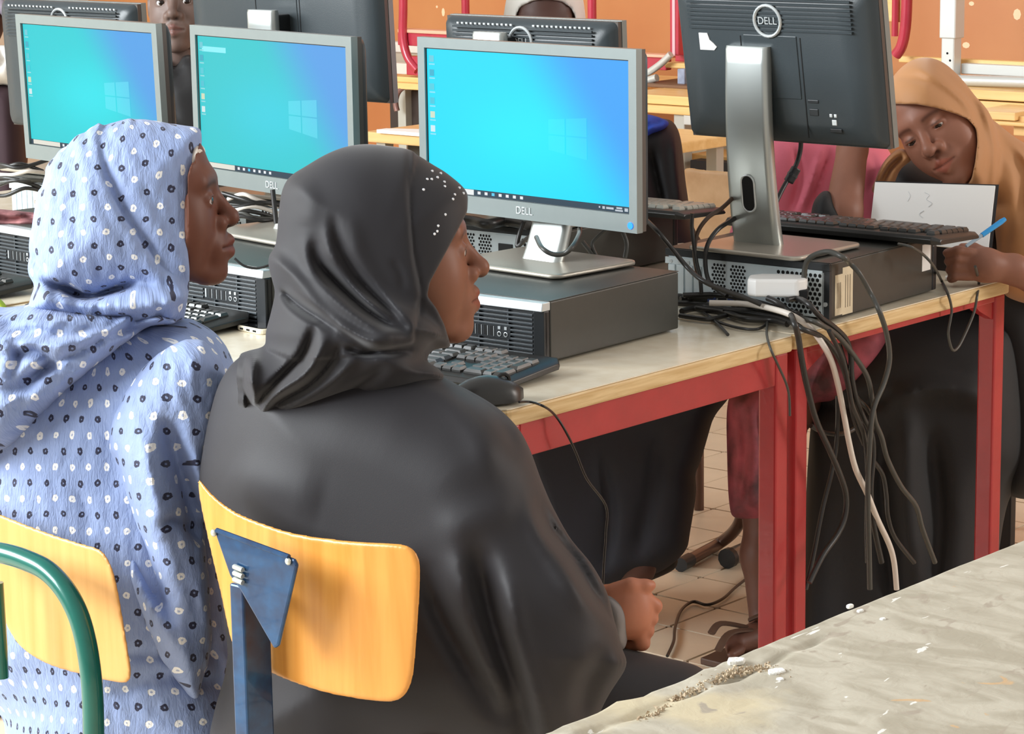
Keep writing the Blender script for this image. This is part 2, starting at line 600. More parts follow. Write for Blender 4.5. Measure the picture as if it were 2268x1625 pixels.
def pc(label, loc, rz, front=True, rear=True, group='desktop computers on the tables'):
    t = thing('desktop_computer', label, 'computer', loc, rz, group)
    MB().box(-DX, DX, -DY + .022, DY - .006, .004, DZ).build('case', M_case, t, bevel=.0025)
    MB().box(-DX + .001, DX - .001, -DY + .02, DY - .004, DZ, DZ + .0012).build('lid', M_case, t, bevel=.0005)
    for sx in (-1, 1):
        for sy in (-1, 1):
            MB().box(sx * .14 - .012, sx * .14 + .012, sy * .15 - .012, sy * .15 + .012, 0, .004).build('foot', M_blk, t)
    b = MB().box(-DX, DX, -DY + .006, -DY + .0215, .004, DZ - .013).build('front_bezel', M_blk, t, bevel=.003)
    MB().prism([(-DY, DZ - .0135), (-DY + .022, DZ - .0135), (-DY + .022, DZ), (-DY + .003, DZ)], (-DX, 0, 0), (0, 1, 0), (0, 0, 1), (2 * DX, 0, 0)).build('silver_strip', M_silver, t, bevel=.0012)
    if front:
        for i in range(11):
            z = .0085 + i * .0069
            if 4 <= i <= 6:
                spans = ((-.155, .010), (.105, .150))
            else:
                spans = ((-.155, .150),)
            for a, c in spans:
                MB().box(a, c, -DY + .0005, -DY + .008, z, z + .0036).build('vent_slat', M_slat, t, bevel=.0006)
        for x in (-.08, -.02, .04, .10):
            MB().box(x - .0012, x + .0012, -DY + .0012, -DY + .0075, .008, .036).build('vent_rib', M_slat, t)
            MB().box(x - .0012, x + .0012, -DY + .0012, -DY + .0075, .056, .084).build('vent_rib', M_slat, t)
        MB().prism([(.152, -DY), (.169, -DY + .006), (.169, -DY + .014), (.152, -DY + .012)], (0, 0, .006), (1, 0, 0), (0, 1, 0), (0, 0, .080)).build('corner_trim', M_dark, t, bevel=.001)
        p = MB().box(.012, .104, -DY + .002, -DY + .008, .036, .058).build('port_panel', M_dark, t)
        for k in range(4):
            x = .026 + k * .0125
            MB().box(x, x + .0065, -DY + .0012, -DY + .004, .0395, .0545).build('usb_port', M_hole, p)
            MB().box(x + .0068, x + .0078, -DY + .001, -DY + .004, .0385, .0545).build('port_rim', M_silver, p)
        for x in (.082, .095):
            MB().tube([(x + .0035 * math.cos(a), -DY + .0015, .043 + .0035 * math.sin(a)) for a in np.arange(12) * math.pi / 6], .0008, 5, closed=True).build('audio_jack', M_silver, p)
            MB().prism([(-.0025, 0), (.0025, 0), (.0025, .005), (-.0025, .005)], (x, -DY + .001, .0505), (1, 0, 0), (0, 0, 1), (0, .001, 0)).build('port_icon', M_silver, p)
        MB().box(.0155, .0185, -DY + .001, -DY + .003, .039, .054).build('status_mark', M_silver, p)
    if rear:
        r = MB().box(-DX + .006, DX - .006, DY - .006, DY - .003, .006, DZ - .012).build('rear_panel', M_zinc, t)
        MB().box(-DX, DX, DY - .008, DY, DZ - .013, DZ).build('rear_lip', M_dark, t, bevel=.0012)
        MB().box(-DX, -DX + .014, DY - .008, DY - .001, .004, DZ - .013).build('rear_edge', M_dark, t)
        for k in range(4):
            x = .093 + k * .0185
            MB().box(x, x + .0145, DY - .003, DY - .0005, .010, .072).build('expansion_cover', M_zinc, r, bevel=.0008)
            MB().tube([(x + .007, DY - .003, .078), (x + .007, DY + .002, .078)], .0035, 6).build('slot_screw', M_silver, r)
        MB().box(.088, .168, DY - .003, DY + .001, .0735, .085).build('slot_bar', M_zinc, r)
        h = MB()
        hexes(h, .045, .072, .030, .082, .0070, DY - .0025, .0027)
        hexes(h, .003, .034, .024, .080, .0070, DY - .0025, .0027)
        h.build('port_grille', M_hole, r, kind='stuff')
        MB().box(.002, .085, DY - .003, DY - .0015, .010, .024).build('port_strip', M_silver, r)
        for k, (x, w_) in enumerate(((.008, .012), (.024, .012), (.040, .016), (.062, .016))):
            MB().box(x, x + w_, DY - .0025, DY + .0015, .012, .022).build('rear_port', M_port if k % 2 else M_blk, r, bevel=.0005)
        psu = MB().box(-.158, -.010, DY - .003, DY - .001, .008, .084).build('power_unit', M_zinc, r)
        h = MB()
        hexes(h, -.150, -.062, .014, .080, .0092, DY - .0006, .0036)
        h.build('fan_grille', M_hole, psu, kind='stuff')
        MB().box(-.052, -.018, DY - .002, DY + .0015, .040, .068).build('power_inlet', M_blk, psu, bevel=.001)
        MB().tube([(-.162, DY - .004, .030), (-.162, DY + .002, .030)], .004, 8).build('case_screw', M_silver, r)
    return t


def rot2(x, y, a):
    return x * math.cos(a) - y * math.sin(a), x * math.sin(a) + y * math.cos(a)


def pc_from_front_right(label, x, y, rz, **k):
    ox, oy = rot2(-DX, DY, rz)
    return pc(label, (x + ox, y + oy, TZ), rz, **k)


pc1 = pc_from_front_right('dark grey desktop computer whose whole right side faces the viewer, at the table end', -.1644, -.4616, .0346, rear=False)
p_ = on(2, TZ + .10, 580, 600)
pc2 = pc_from_front_right('desktop computer half hidden between the two foreground girls', p_[0], p_[1], -.05, rear=False)
pc3 = pc_from_front_right('desktop computer at the left edge beside the dotted headscarf', -1.40, -.42, -.10, rear=False)
# back row, their rear panels towards the viewer
ox, oy = rot2(DX, -DY, .0435)
pc4 = pc('desktop computer with its rear ports towards the viewer and old labels on its side', (-.0184 - ox, .1224 - oy, TZ), math.pi + .0435, front=False)
pc5 = pc('desktop computer whose rear ports show under the bright cyan screen', (-.80, .33, TZ), math.pi + .03, front=False)
pc6 = pc('desktop computer whose rear ports show left of the dotted headscarf', (-2.02, .30, TZ), math.pi, front=False)
pc7 = pc('desktop computer hidden behind the middle screen among cables', (-1.48, .33, TZ), math.pi, front=False)
# labels stuck on the computer at the table end (its right side seen from here)
for (y0, y1, z0, z1) in ((.146, .170, .008, .078), (.112, .146, .006, .088)):
    s = MB().box(-DX - .0006, -DX, y0, y1, z0, z1).build('paper_label', M_label, pc4)
    for k in range(3):
        yy = y0 + (y1 - y0) * (.25 + .22 * k)
        MB().box(-DX - .0009, -DX - .0005, yy, yy + .0018, z0 + .012, z1 - .014).build('printed_line', M_print, s)
MB().box(-DX - .0007, -DX, -.158, -.128, .044, .092).build('white_label', M_white, pc4)

# ------------------------------------------------------------------ monitors
M_bezel = mat('bezel_grey', (132, 142, 142), .32, .35, noise=.04, nscale=30)
M_bezelside = mat('bezel_side', (84, 78, 74), .35, .3)
M_back = mat('monitor_back', (52, 60, 64), .38, noise=.10, nscale=6, bump=.03, bscale=500)
M_arm = mat('stand_silver', (182, 188, 186), .34, .75, noise=.05, nscale=10)
M_base = mat('stand_base', (186, 180, 168), .3, .55)
M_scr = emit_vcol('lit_screen', 1.0)
M_led = mat('blue_led', (40, 130, 255), .3)
M_led.node_tree.nodes['Principled BSDF'].inputs['Emission Color'].default_value = (.005, .11, 1, 1)
M_led.node_tree.nodes['Principled BSDF'].inputs['Emission Strength'].default_value = 1.6


def screen(w, h, tone, parent, y):
    """lit desktop picture: colour grid, four-pane emblem, icon column, task bar"""
    V, F, C = [], [], []

    def c3(rgb):
        return np.array(lin(rgb))
    if tone == 'bright':
        lo, mid, hi = c3((0, 222, 255)), c3((8, 236, 255)), c3((58, 164, 248))
    else:
        lo, mid, hi = c3((24, 206, 214)), c3((28, 226, 236)), c3((78, 160, 232))
        if tone == 'mid':
            lo, mid, hi = c3((40, 200, 206)), c3((44, 208, 226)), c3((84, 160, 232))
    nx, nz = 40, 26
    for j in range(nz + 1):
        for i in range(nx + 1):
            u, v = i / nx, j / nz      # v up
            V.append((-w / 2 + u * w, y, v * h))
            g = u * 1.05 + (v - .5) * .45
            k = np.clip((g - .62) / .42, 0, 1)
            k = k * k * (3 - 2 * k)
            q = math.exp(-((u - .5) / .33) ** 2 - ((v - .45) / .3) ** 2)
            C.append((lo * (1 - q) + mid * q) * (1 - k) + hi * k)
    for j in range(nz):
        for i in range(nx):
            a = j * (nx + 1) + i
            F.append((a, a + 1, a + nx + 2, a + nx + 1))

    def quad(pts, rgb, dy=.0004, amt=None):
        o = len(V)
        for (u, v) in pts:
            V.append((-w / 2 + u * w, y - dy, v * h))
            if amt is None:
                C.append(c3(rgb))
            else:
                a = min(int(v * nz), nz) * (nx + 1) + min(int(u * nx), nx)
                C.append(np.asarray(C[a]) * (1 - amt) + c3(rgb) * amt)
        F.append((o, o + 1, o + 2, o + 3))

    def rect(u0, u1, v0, v1, rgb, dy=.0006, amt=None):
        quad([(u0, v0), (u1, v0), (u1, v1), (u0, v1)], rgb, dy, amt)
    # emblem of four panes
    lg = (110, 235, 255) if tone != 'bright' else (70, 245, 255)
    am = .22 if tone == 'bright' else .38
    for (u0, u1) in ((.615, .695), (.702, .80)):
        f0, f1 = (u0 - .615) / .185, (u1 - .615) / .185
        t0, t1, b0, b1 = .575 + .03 * f0, .575 + .03 * f1, .37 - .045 * f0, .37 - .045 * f1
        m0 = .473
        quad([(u0, m0 + .005), (u1, m0 + .005), (u1, t1), (u0, t0)], lg, amt=am)
        quad([(u0, b0), (u1, b1), (u1, m0 - .005), (u0, m0 - .005)], lg, amt=am)
    ic = [(120, 200, 215), (60, 160, 190), (90, 200, 215), (80, 190, 210), (235, 225, 180), (235, 240, 240)]
    for k, rgb in enumerate(ic):
        v = .955 - k * .098
        rect(.014, .038, v - .045, v, rgb, amt=.75)
        rect(.012, .042, v - .066, v - .056, (190, 230, 235), amt=.5)
    if tone == 'mid':
        rect(.03, .20, .885, .925, (140, 240, 250))
    rect(0, 1, 0, .042, (36, 62, 80), .0005)
    rect(.02, .235, .003, .040, (228, 226, 214) if tone != 'bright' else (236, 240, 240), .0008)
    for k in range(7):
        u = .255 + .036 * k
        rect(u, u + .015, .012, .032, (235, 240, 245) if k != 2 else (90, 200, 235), .0008)
    for u0, u1, v0, v1 in ((.855, .862, .016, .028), (.872, .884, .012, .030), (.89, .925, .014, .028), (.938, .965, .022, .034), (.932, .968, .006, .017), (.976, .992, .010, .032)):
        rect(u0, u1, v0, v1, (190, 200, 210), .0008)
    me = bpy.data.meshes.new('screen')
    me.from_pydata(V, [], F)
    set_col(me, np.array(C))
    me.update()
    return link('screen', me, M_scr, parent)


def emb(parent, txt, size, x, y, z, facing, m):
    o = link('lettering', text_mesh(txt, size), m, parent)
    o.rotation_euler = (math.pi / 2, 0, 0 if facing < 0 else math.pi)
    o.location = (x, y, z)
    return o


def monitor(label, loc, rz, w, h, zb, tilt, tone=None, lean=.045, base=(0, .03), led=False, detail=False, colw=.085, top_of_col=None, colx=None, plate=.262):
    """loc: bottom centre of the panel front in plan at the base height; screen faces local -Y"""
    t = thing('monitor', label, 'monitor', loc, rz, 'monitors on the computers')
    pan = bpy.data.objects.new('panel', None)
    # panel pieces share the tilt: built in a tilted frame directly
    bpy.data.objects.remove(pan)
    ct, st = math.cos(tilt), math.sin(tilt)

    def tl(o):
        for v in o.data.vertices:
            x, y, z = v.co
            v.co = (x, y * ct + z * st, zb + z * ct - y * st)
        o.data.update()
        return o
    sw, sh, bs, bt, bb = w, h, .017, .018, .030
    fr = MB()
    fr.box(-w / 2, -w / 2 + bs, 0, .014, 0, h).box(w / 2 - bs, w / 2, 0, .014, 0, h)
    fr.box(-w / 2 + bs, w / 2 - bs, 0, .014, h - bt, h).box(-w / 2 + bs, w / 2 - bs, 0, .014, 0, bb)
    f = tl(fr.build('front_bezel', M_bezel, t))
    tl(MB().box(-w / 2 + .0012, w / 2 - .0012, .014, .024, .0012, h - .0012).build('side_rim', M_bezelside, t))
    n = 8
    rings = []
    for k, (sc, yy) in enumerate(((.0, .024), (.004, .034), (.014, .044), (.05, .052))):
        rings.append([(x, yy, h / 2 + z) for x, z in rrect(w - .004 - 2 * sc, h - .004 - 1.6 * sc, .012 + sc * .3, n)])
    bk = tl(MB().loft(rings).build('back_shell', M_back, t, smooth=35))
    if tone:
        s = screen(w - 2 * bs - .004, h - bt - bb - .003, tone, f, .0045)
        for v in s.data.vertices:
            v.co.z += bb + .001
            v.co.x += 0
        tl(s)
        g = MB().box(-w / 2 + bs - .001, w / 2 - bs + .001, .005, .0065, bb - .001, h - bt + .001)
        tl(g.build('screen_surround', M_blk, f))
        tx = emb(f, 'DELL', .018, 0, 0, 0, -1, M_silver)
        tx.location = (0, (-.0006) * ct + .015 * st, zb + .015 * ct)
        tx.rotation_euler = (math.pi / 2 - tilt, 0, 0)
        if led:
            tl(MB().prism([(.006 * math.cos(a), .006 * math.sin(a)) for a in np.arange(10) * .6283], (w / 2 - .014, -.0012, .012), (1, 0, 0), (0, 0, 1), (0, .002, 0)).build('power_light', M_led, f))
    # rear details
    m = MB()
    for k in range(9):
        z = h - .018 - k * .0075
        m.box(-w / 2 + .04, w / 2 - .04, .0505, .0545, z - .0018, z + .0018)
    tl(m.build('vent_ribs', M_back, bk, kind='stuff'))
    hd = MB()
    for k in range(30):
        x = -w / 2 + .05 + k * (w - .10) / 29
        if abs(x) > .02:
            hd.box(x - .0025, x + .0025, .0475, .0495, h - .0135, h - .010)
    tl(hd.build('vent_slots', M_silver, bk, kind='stuff'))
    lz = h - .062 if detail else h - .042
    tl(MB().tube([(.027 * math.cos(a), .0545, lz + .027 * math.sin(a)) for a in np.arange(24) * math.pi / 12], .0032, 6, closed=True).build('logo_ring', M_silver, bk, smooth=60))
    tx = emb(bk, 'DELL', .018, 0, 0, 0, 1, M_silver)
    tx.location = (0, .0555 * ct + lz * st, zb + lz * ct - .0555 * st)
    tx.rotation_euler = (math.pi / 2 - tilt, 0, math.pi)
    tx.rotation_euler = (math.pi / 2 + tilt, 0, math.pi)
    tl(MB().box(-.055, .055, .051, .0535, h / 2 - .055, h / 2 + .055).build('mount_plate', M_back, bk, bevel=.001))
    for x in (-.062, .062):
        tl(MB().box(x - .0008, x + .0008, .0515, .0528, .02, h - .09).build('seam', M_hole, bk))
    if detail:
        tl(MB().prism([(0, 0), (.030, .0), (.036, .006), (.030, .012), (.022, .018), (.018, .030), (.0, .030)], (.150, .0505, h - .118), (-1, 0, 0), (0, 0, 1), (0, .003, 0)).build('torn_sticker', M_white, bk))
        for x, z, w_, h_, mm in ((-.078, .085, .022, .006, M_dark), (-.078, .066, .018, .012, M_dark), (-.118, .050, .010, .010, M_silver), (-.121, .062, .006, .006, M_silver), (-.112, .062, .006, .006, M_silver), (-.120, .036, .024, .007, M_blk)):
            tl(MB().box(x - w_ / 2, x + w_ / 2, .0515, .0535, z - h_ / 2, z + h_ / 2).build('rear_marking', mm, bk, bevel=.001))
    # stand: base plate, curved column, hinge block
    bx, byy = base
    MB().prism(rrect(plate, .205, .018, 6), (bx, byy, .002), (1, 0, 0), (0, 1, 0), (0, 0, .008)).build('base_plate', M_base, t, bevel=.003, smooth=40)
    MB().prism(rrect(plate - .026, .18, .018, 6), (bx, byy, .0), (1, 0, 0), (0, 1, 0), (0, 0, .004)).build('base_underside', M_blk, t)
    zt = top_of_col or zb + h * .62
    bx = bx if colx is None else colx
    y0, y1 = byy + .002, max(.085, byy + lean)
    pts = []
    for k in range(15):
        u = k / 14
        y = y0 + (y1 - y0) * (u ** .8) + .008 * math.sin(math.pi * u)
        pts.append((y, .008 + (zt - .008) * u, colw * (1.0 - .10 * u)))
    rings = []
    for (y, z, cw) in pts:
        rings.append([(bx + a, y + b, z) for a, b in rrect(cw, .026, .010, 4)])
    rings.append([(bx + a * .9, pts[-1][0] + b * .7, pts[-1][1] + .006) for a, b in rrect(colw, .026, .010, 4)])
    cl = MB().loft(rings).build('column', M_arm, t, smooth=40)
    sz = .10
    kk = min(range(15), key=lambda k: abs(pts[k][1] - sz))
    if zb > .12:
        yy = pts[kk][0] + .0125
        sl = (pts[kk + 1][0] - pts[kk][0]) / (pts[kk + 1][1] - pts[kk][1])
        MB().prism(rrect(.024, .062, .0119, 6), (bx, yy, sz), (1, 0, 0), (0, sl, 1), (0, .0016, 0)).build('cable_slot', M_hole, cl)
        MB().tube([(bx + a, yy + sl * b + .001, sz + b) for a, b in rrect(.027, .065, .0134, 6)], .0018, 6, closed=True).build('slot_rim', M_silver, cl)
    zh = zb + h * .5
    yb = .050 * ct + h * .5 * st
    MB().box(bx - .034, bx + .034, min(yb, y1) - .012, max(yb, y1) + .004, zh - .05, zt - .004).build('hinge_block', M_blk, t, bevel=.004)
    return t


ZP = TZ + DZ + .0015
mon1 = monitor('bright cyan lit screen at the table end, above the dark grey computer', (-.4228, -.1963, ZP), -.0703, .5117, .2987, .0785, .0, 'bright', base=(.02, .02), led=True)
mon2 = monitor('teal lit screen between the two foreground girls, a pale bar in its top left corner', (-1.0362, -.1935, ZP), -.1612, .5117, .2987, .078, .0, 'mid', base=(.02, .02))
mon3 = monitor('teal lit screen above the dotted blue headscarf, leftmost of the lit screens', (-1.6353, -.1116, ZP), -.1315, .5117, .2987, .077, -.03, 'teal', base=(.02, .02))
# back row faces away from the viewer
mon4 = monitor('tall raised monitor seen from behind at right, silver column and torn white sticker', (-.170, .245, ZP), math.pi, .418, .285, .190, .17, None, lean=.035, base=(.012, .050), detail=True, top_of_col=.350, colw=.098, colx=.044, plate=.236)
mon5 = monitor('monitor back with round silver logo seen over the bright cyan screen', (-.782, .285, ZP), math.pi, .424, .285, .098, .04, None, base=(-.02, .055), top_of_col=.352, colx=.045)
mon6 = monitor('wide monitor back with square mount seen over the middle teal screen', (-1.452, .30, ZP), math.pi + .03, .54, .345, .197, .05, None, base=(0, .06), top_of_col=.375)
mon7 = monitor('grey monitor back seen over the leftmost teal screen', (-2.14, .30, ZP), math.pi, .46, .29, .088, .04, None, base=(0, .055), top_of_col=.34)
# white label half behind the tall column
p_ = on(1, .175, 1596, 180)
MB().box(.045, .062, .0525, .0542, .105, .140).build('white_label', M_white, mon4)

# ------------------------------------------------------------------ keyboards
M_key = mat('key_cap', (58, 58, 56), .30)
M_kb = mat('keyboard_body', (40, 40, 39), .36)
M_keyl = mat('key_cap_pale', (176, 176, 166), .35)


def key_mesh(name, m):
    me = MB().loft([[(x * .0085, y * .0085, 0) for x, y in ((-1, -1), (1, -1), (1, 1), (-1, 1))],
                    [(x * .0085, y * .0085, .003) for x, y in ((-1, -1), (1, -1), (1, 1), (-1, 1))],
                    [(x * .0066, y * .0066 + .0006, .0075) for x, y in ((-1, -1), (1, -1), (1, 1), (-1, 1))]]).mesh(name)
    me.materials.append(m)
    return me


KM, KML = key_mesh('key', M_key), key_mesh('key', M_keyl)
U = .019


def keyboard(label, loc, rz, tiltx=.06, pale=False):
    t = thing('keyboard', label, 'keyboard', loc, rz, 'keyboards')
    t.rotation_euler = (tiltx, 0, rz)
    L2, D2 = .228, .080
    # deck with rounded front and bevelled ends
    sec = [(-D2, .004), (-D2 + .006, .011), (-.055, .013), (.066, .017), (D2 - .004, .016), (D2, .010), (D2 - .004, .001), (-D2 + .004, .0)]
    m = MB()
    m.loft([[(x, y * s + o, z * zz) for y, z in sec] for x, s, o, zz in ((-L2, .86, -.002, .6), (-L2 + .012, 1, 0, 1), (L2 - .012, 1, 0, 1), (L2, .86, -.002, .6))])
    m.build('deck', M_kb, t, bevel=.0012, smooth=35)
    me = KML if pale else KM

    def key(xu, row, wu=1., hu=1.):
        o = link('key', me, None, t)
        y = .052 - row * U - (.006 if row else 0) - (hu - 1) * U / 2
        o.location = (-.214 + (xu + wu / 2) * U, y, .0145 + .030 * (y))
        o.scale = (wu * 1.0 + (wu - 1) * .12, hu + (hu - 1) * .12, 1)
    for x in [0] + [2 + k for k in range(4)] + [6.5 + k for k in range(4)] + [11 + k for k in range(4)]:
        key(x, 0)
    rows = [[1] * 13 + [2], [1.5] + [1] * 12 + [1.5], [1.75] + [1] * 11 + [2.25], [2.25] + [1] * 10 + [2.75], [1.25, 1.25, 1.25, 6.25, 1.25, 1.25, 1.25, 1.25]]
    for r, row in enumerate(rows):
        x = 0
        for w_ in row:
            key(x, r + 1, w_)
            x += w_
    for k in range(3):
        key(15.25 + k, 0), key(15.25 + k, 1), key(15.25 + k, 2), key(15.25 + k, 5)
    key(16.25, 4)
    for k in range(3):
        for r in (1, 2, 3, 4):
            key(18.5 + k, r)
    key(18.5, 5, 2), key(20.5, 5), key(21.5, 1), key(21.5, 2, 1, 2), key(21.5, 4, 1, 2)
    return t


keyboard('black keyboard in front of the dark grey computer, beside the mouse', (-.318, -.578, TZ + .0065), .03)
keyboard('black keyboard under the chin of the girl in the dotted headscarf', (-1.012, -.56, TZ + .0065), -.05)
keyboard('black keyboard at the left edge behind the dotted headscarf', (-1.60, -.535, TZ + .0065), -.12)
keyboard('keyboard lying on the rear-facing computer behind the silver column', (-.178, .425, ZP + .004), math.pi + .02, .03)
keyboard('pale-keyed keyboard in front of the black jacket', (-.735, .425, ZP + .004), math.pi + .02, .03, pale=True)

# ------------------------------------------------------------------ mouse, phone, small things
p_ = on(2, TZ + .018, 1095, 868)
ms = thing('computer_mouse', 'black mouse on the table corner by the arm of the girl in black', 'mouse', (p_[0] - .012, p_[1] - .002, TZ), -.55)
rings = []
for k in range(9):
    u = k / 8
    y = -.055 + .11 * u
    hw = .031 * (1 - abs(2 * u - 1) ** 3.2) ** .5 * (1 - .08 * u) + .003
    hh = .038 * (math.sin(math.pi * (.12 + .78 * u)) ** .8)
    rings.append([(hw * math.cos(a) * (1 if a > 0 else 1), y, max(0.0, .004 + hh * max(0, math.sin(a)) ** .75)) for a in np.linspace(-.35, math.pi + .35, 14)])
MB().loft(rings).build('mouse_shell', mat('mouse_black', (46, 46, 45), .35), ms, smooth=60)
MB().tube([(0, .025 + .009 * math.cos(a), .033 + .009 * math.sin(a)) for a in np.arange(10) * .6283], .003, 6, closed=True).build('scroll_wheel', M_blk, ms)
p_ = on(2, TZ + .004, 575, 728)
ph = thing('smartphone', 'smartphone in a cream case lying on the table between the two girls', 'phone', (p_[0] + .004, p_[1] + .055, TZ), -.12)
MB().prism(rrect(.075, .155, .012, 6), (0, 0, 0), (1, 0, 0), (0, 1, 0), (0, 0, .0095)).build('phone_case', mat('cream_case', (236, 226, 200), .4), ph, bevel=.003)
MB().prism(rrect(.068, .148, .010, 6), (0, 0, .0095), (1, 0, 0), (0, 1, 0), (0, 0, .0012)).build('phone_screen', mat('phone_glass', (14, 14, 16), .1), ph)
for x in (-.018, 0, .018):
    MB().box(x - .004, x + .004, -.0785, -.077, .0035, .0065).build('phone_port', M_hole, ph)
# white power adapter among the cables
ad = thing('power_adapter', 'white plastic power adapter lying on the cable heap', 'adapter', on(2, TZ + .050, 1722, 652), .55)
MB().prism([(-.050, -.020), (-.035, -.030), (.035, -.030), (.050, -.014), (.050, .020), (.020, .034), (-.030, .034), (-.050, .018)], (0, 0, 0), (1, 0, 0), (0, 1, 0), (0, .004, .030)).build('adapter_body', M_white, ad, bevel=.005, seg=3)
MB().box(.020, .052, -.026, .016, -.004, .012).build('adapter_grille', M_hole, ad, bevel=.002)
# ================================================================== soft bodies: implicit shapes meshed with surface nets
# work frame: metres, x right, y up, z away along the lens axis; turned into the room's frame when linked
RC = np.stack([rt, up, fw])              # world -> work frame rotation


def C(px_, py_, d):
    return np.array([(px_ - W / 2) / FPX * d, -(py_ - H / 2) / FPX * d, d])


def to_work(p):
    return (np.asarray(p, float) - CAM) @ RC.T


def to_world(p):
    return p @ RC + CAM


def smin(a, b, k):
    h = np.clip(.5 + .5 * (b - a) / k, 0, 1)
    return b + (a - b) * h - k * h * (1 - h)


def smax(a, b, k):
    return -smin(-a, -b, k)


def sph(p, c, r):
    return np.linalg.norm(p - np.asarray(c), axis=-1) - r


def ell(p, c, r):
    q = (p - np.asarray(c))
    r = np.asarray(r, float)
    k0 = np.linalg.norm(q / r, axis=-1)
    k1 = np.linalg.norm(q / (r * r), axis=-1) + 1e-9
    return k0 * (k0 - 1) / k1


def cap(p, a, b, ra, rb):
    a, b = np.asarray(a, float), np.asarray(b, float)
    ab = b - a
    t = np.clip(((p - a) @ ab) / (ab @ ab + 1e-12), 0, 1)
    return np.linalg.norm(p - a - t[..., None] * ab, axis=-1) - (ra + (rb - ra) * t)


def chain(p, pts, rs, k=.01):
    d = None
    for i in range(len(pts) - 1):
        c = cap(p, pts[i], pts[i + 1], rs[i], rs[i + 1])
        d = c if d is None else smin(d, c, k)
    return d


class Raster:
    """signed distance (pixels, + inside) to a closed outline, sampled bilinearly"""
    def __init__(s, poly, step=5, margin=120, sm=5, blur=2):
        p = spline(poly, sm, True) if sm else np.asarray(poly, float)
        s.step = step
        s.lo = p.min(0) - margin
        n = np.ceil((p.max(0) + margin - s.lo) / step).astype(int) + 1
        gx, gy = np.meshgrid(s.lo[0] + np.arange(n[0]) * step, s.lo[1] + np.arange(n[1]) * step, indexing='ij')
        q = np.stack([gx, gy], -1).reshape(-1, 2)
        d = np.full(len(q), 1e9)
        ins = np.zeros(len(q), bool)
        k = len(p)
        for i in range(k):
            a, b = p[i], p[(i + 1) % k]
            ab = b - a
            t = np.clip(((q - a) @ ab) / (ab @ ab + 1e-9), 0, 1)
            d = np.minimum(d, ((q - a - t[:, None] * ab) ** 2).sum(1))
            c = (a[1] > q[:, 1]) != (b[1] > q[:, 1])
            if c.any():
                xx = (b[0] - a[0]) * (q[:, 1] - a[1]) / (b[1] - a[1] + 1e-12) + a[0]
                ins ^= c & (q[:, 0] < xx)
        f = np.where(ins, np.sqrt(d), -np.sqrt(d)).reshape(n)
        for _ in range(blur):
            g = f.copy()
            g[1:-1, 1:-1] = (f[:-2, 1:-1] + f[2:, 1:-1] + f[1:-1, :-2] + f[1:-1, 2:] + 4 * f[1:-1, 1:-1]) / 8
            f = g
        s.f = f

    def __call__(s, u, v):
        x = np.clip((u - s.lo[0]) / s.step, 0, s.f.shape[0] - 1.001)
        y = np.clip((v - s.lo[1]) / s.step, 0, s.f.shape[1] - 1.001)
        i, j = x.astype(int), y.astype(int)
        a, b = x - i, y - j
        f = s.f
        return f[i, j] * (1 - a) * (1 - b) + f[i + 1, j] * a * (1 - b) + f[i, j + 1] * (1 - a) * b + f[i + 1, j + 1] * a * b


class Folds(Raster):
    """creases and ridges of cloth: list of (polyline, width px, depth m); + depth pushes the cloth in"""
    def __init__(s, folds, box, step=4, crinkle=0., cdir=(.0, 1.), cs=14.):
        s.step = step
        s.lo = np.array(box[:2], float)
        n = np.ceil((np.array(box[2:]) - s.lo) / step).astype(int) + 1
        gx, gy = np.meshgrid(s.lo[0] + np.arange(n[0]) * step, s.lo[1] + np.arange(n[1]) * step, indexing='ij')
        f = np.zeros(n)
        for pl, wd, dp in folds:
            p = spline(pl, 6)
            L = np.concatenate([[0], np.cumsum(np.linalg.norm(np.diff(p, axis=0), axis=1))])
            best = np.full(n, 1e9)
            tb = np.zeros(n)
            for i in range(len(p) - 1):
                a, ab = p[i], p[i + 1] - p[i]
                t = np.clip(((gx - a[0]) * ab[0] + (gy - a[1]) * ab[1]) / (ab @ ab + 1e-9), 0, 1)
                d2 = (gx - a[0] - t * ab[0]) ** 2 + (gy - a[1] - t * ab[1]) ** 2
                m = d2 < best
                best = np.where(m, d2, best)
                tb = np.where(m, (L[i] + t * (L[i + 1] - L[i])) / L[-1], tb)
            taper = np.clip(np.minimum(tb / .22, (1 - tb) / .22), 0, 1) ** .7
            f += dp * np.exp(-best / (wd * wd)) * (.15 + .85 * taper)
        if crinkle:
            c, sn = cdir
            r = np.random.default_rng(3)
            for k in range(26):
                a = math.atan2(sn, c) + r.normal(0, .28)
                fx, fy = -math.sin(a), math.cos(a)
                fr = 2 * math.pi / (cs * r.uniform(.7, 2.6))
                ph = r.uniform(0, 6.28)
                env = .5 + .5 * np.sin(gx * r.uniform(.004, .02) + gy * r.uniform(.004, .02) + r.uniform(0, 6.28))
                f += crinkle * .35 * env * np.sin((gx * fx + gy * fy) * fr + ph + 1.2 * np.sin((gx * fy - gy * fx) * fr * .2 + ph))
        for _ in range(2):
            g_ = f.copy()
            g_[1:-1, 1:-1] = (f[:-2, 1:-1] + f[2:, 1:-1] + f[1:-1, :-2] + f[1:-1, 2:] + 4 * f[1:-1, 1:-1]) / 8
            f = g_
        s.f = f


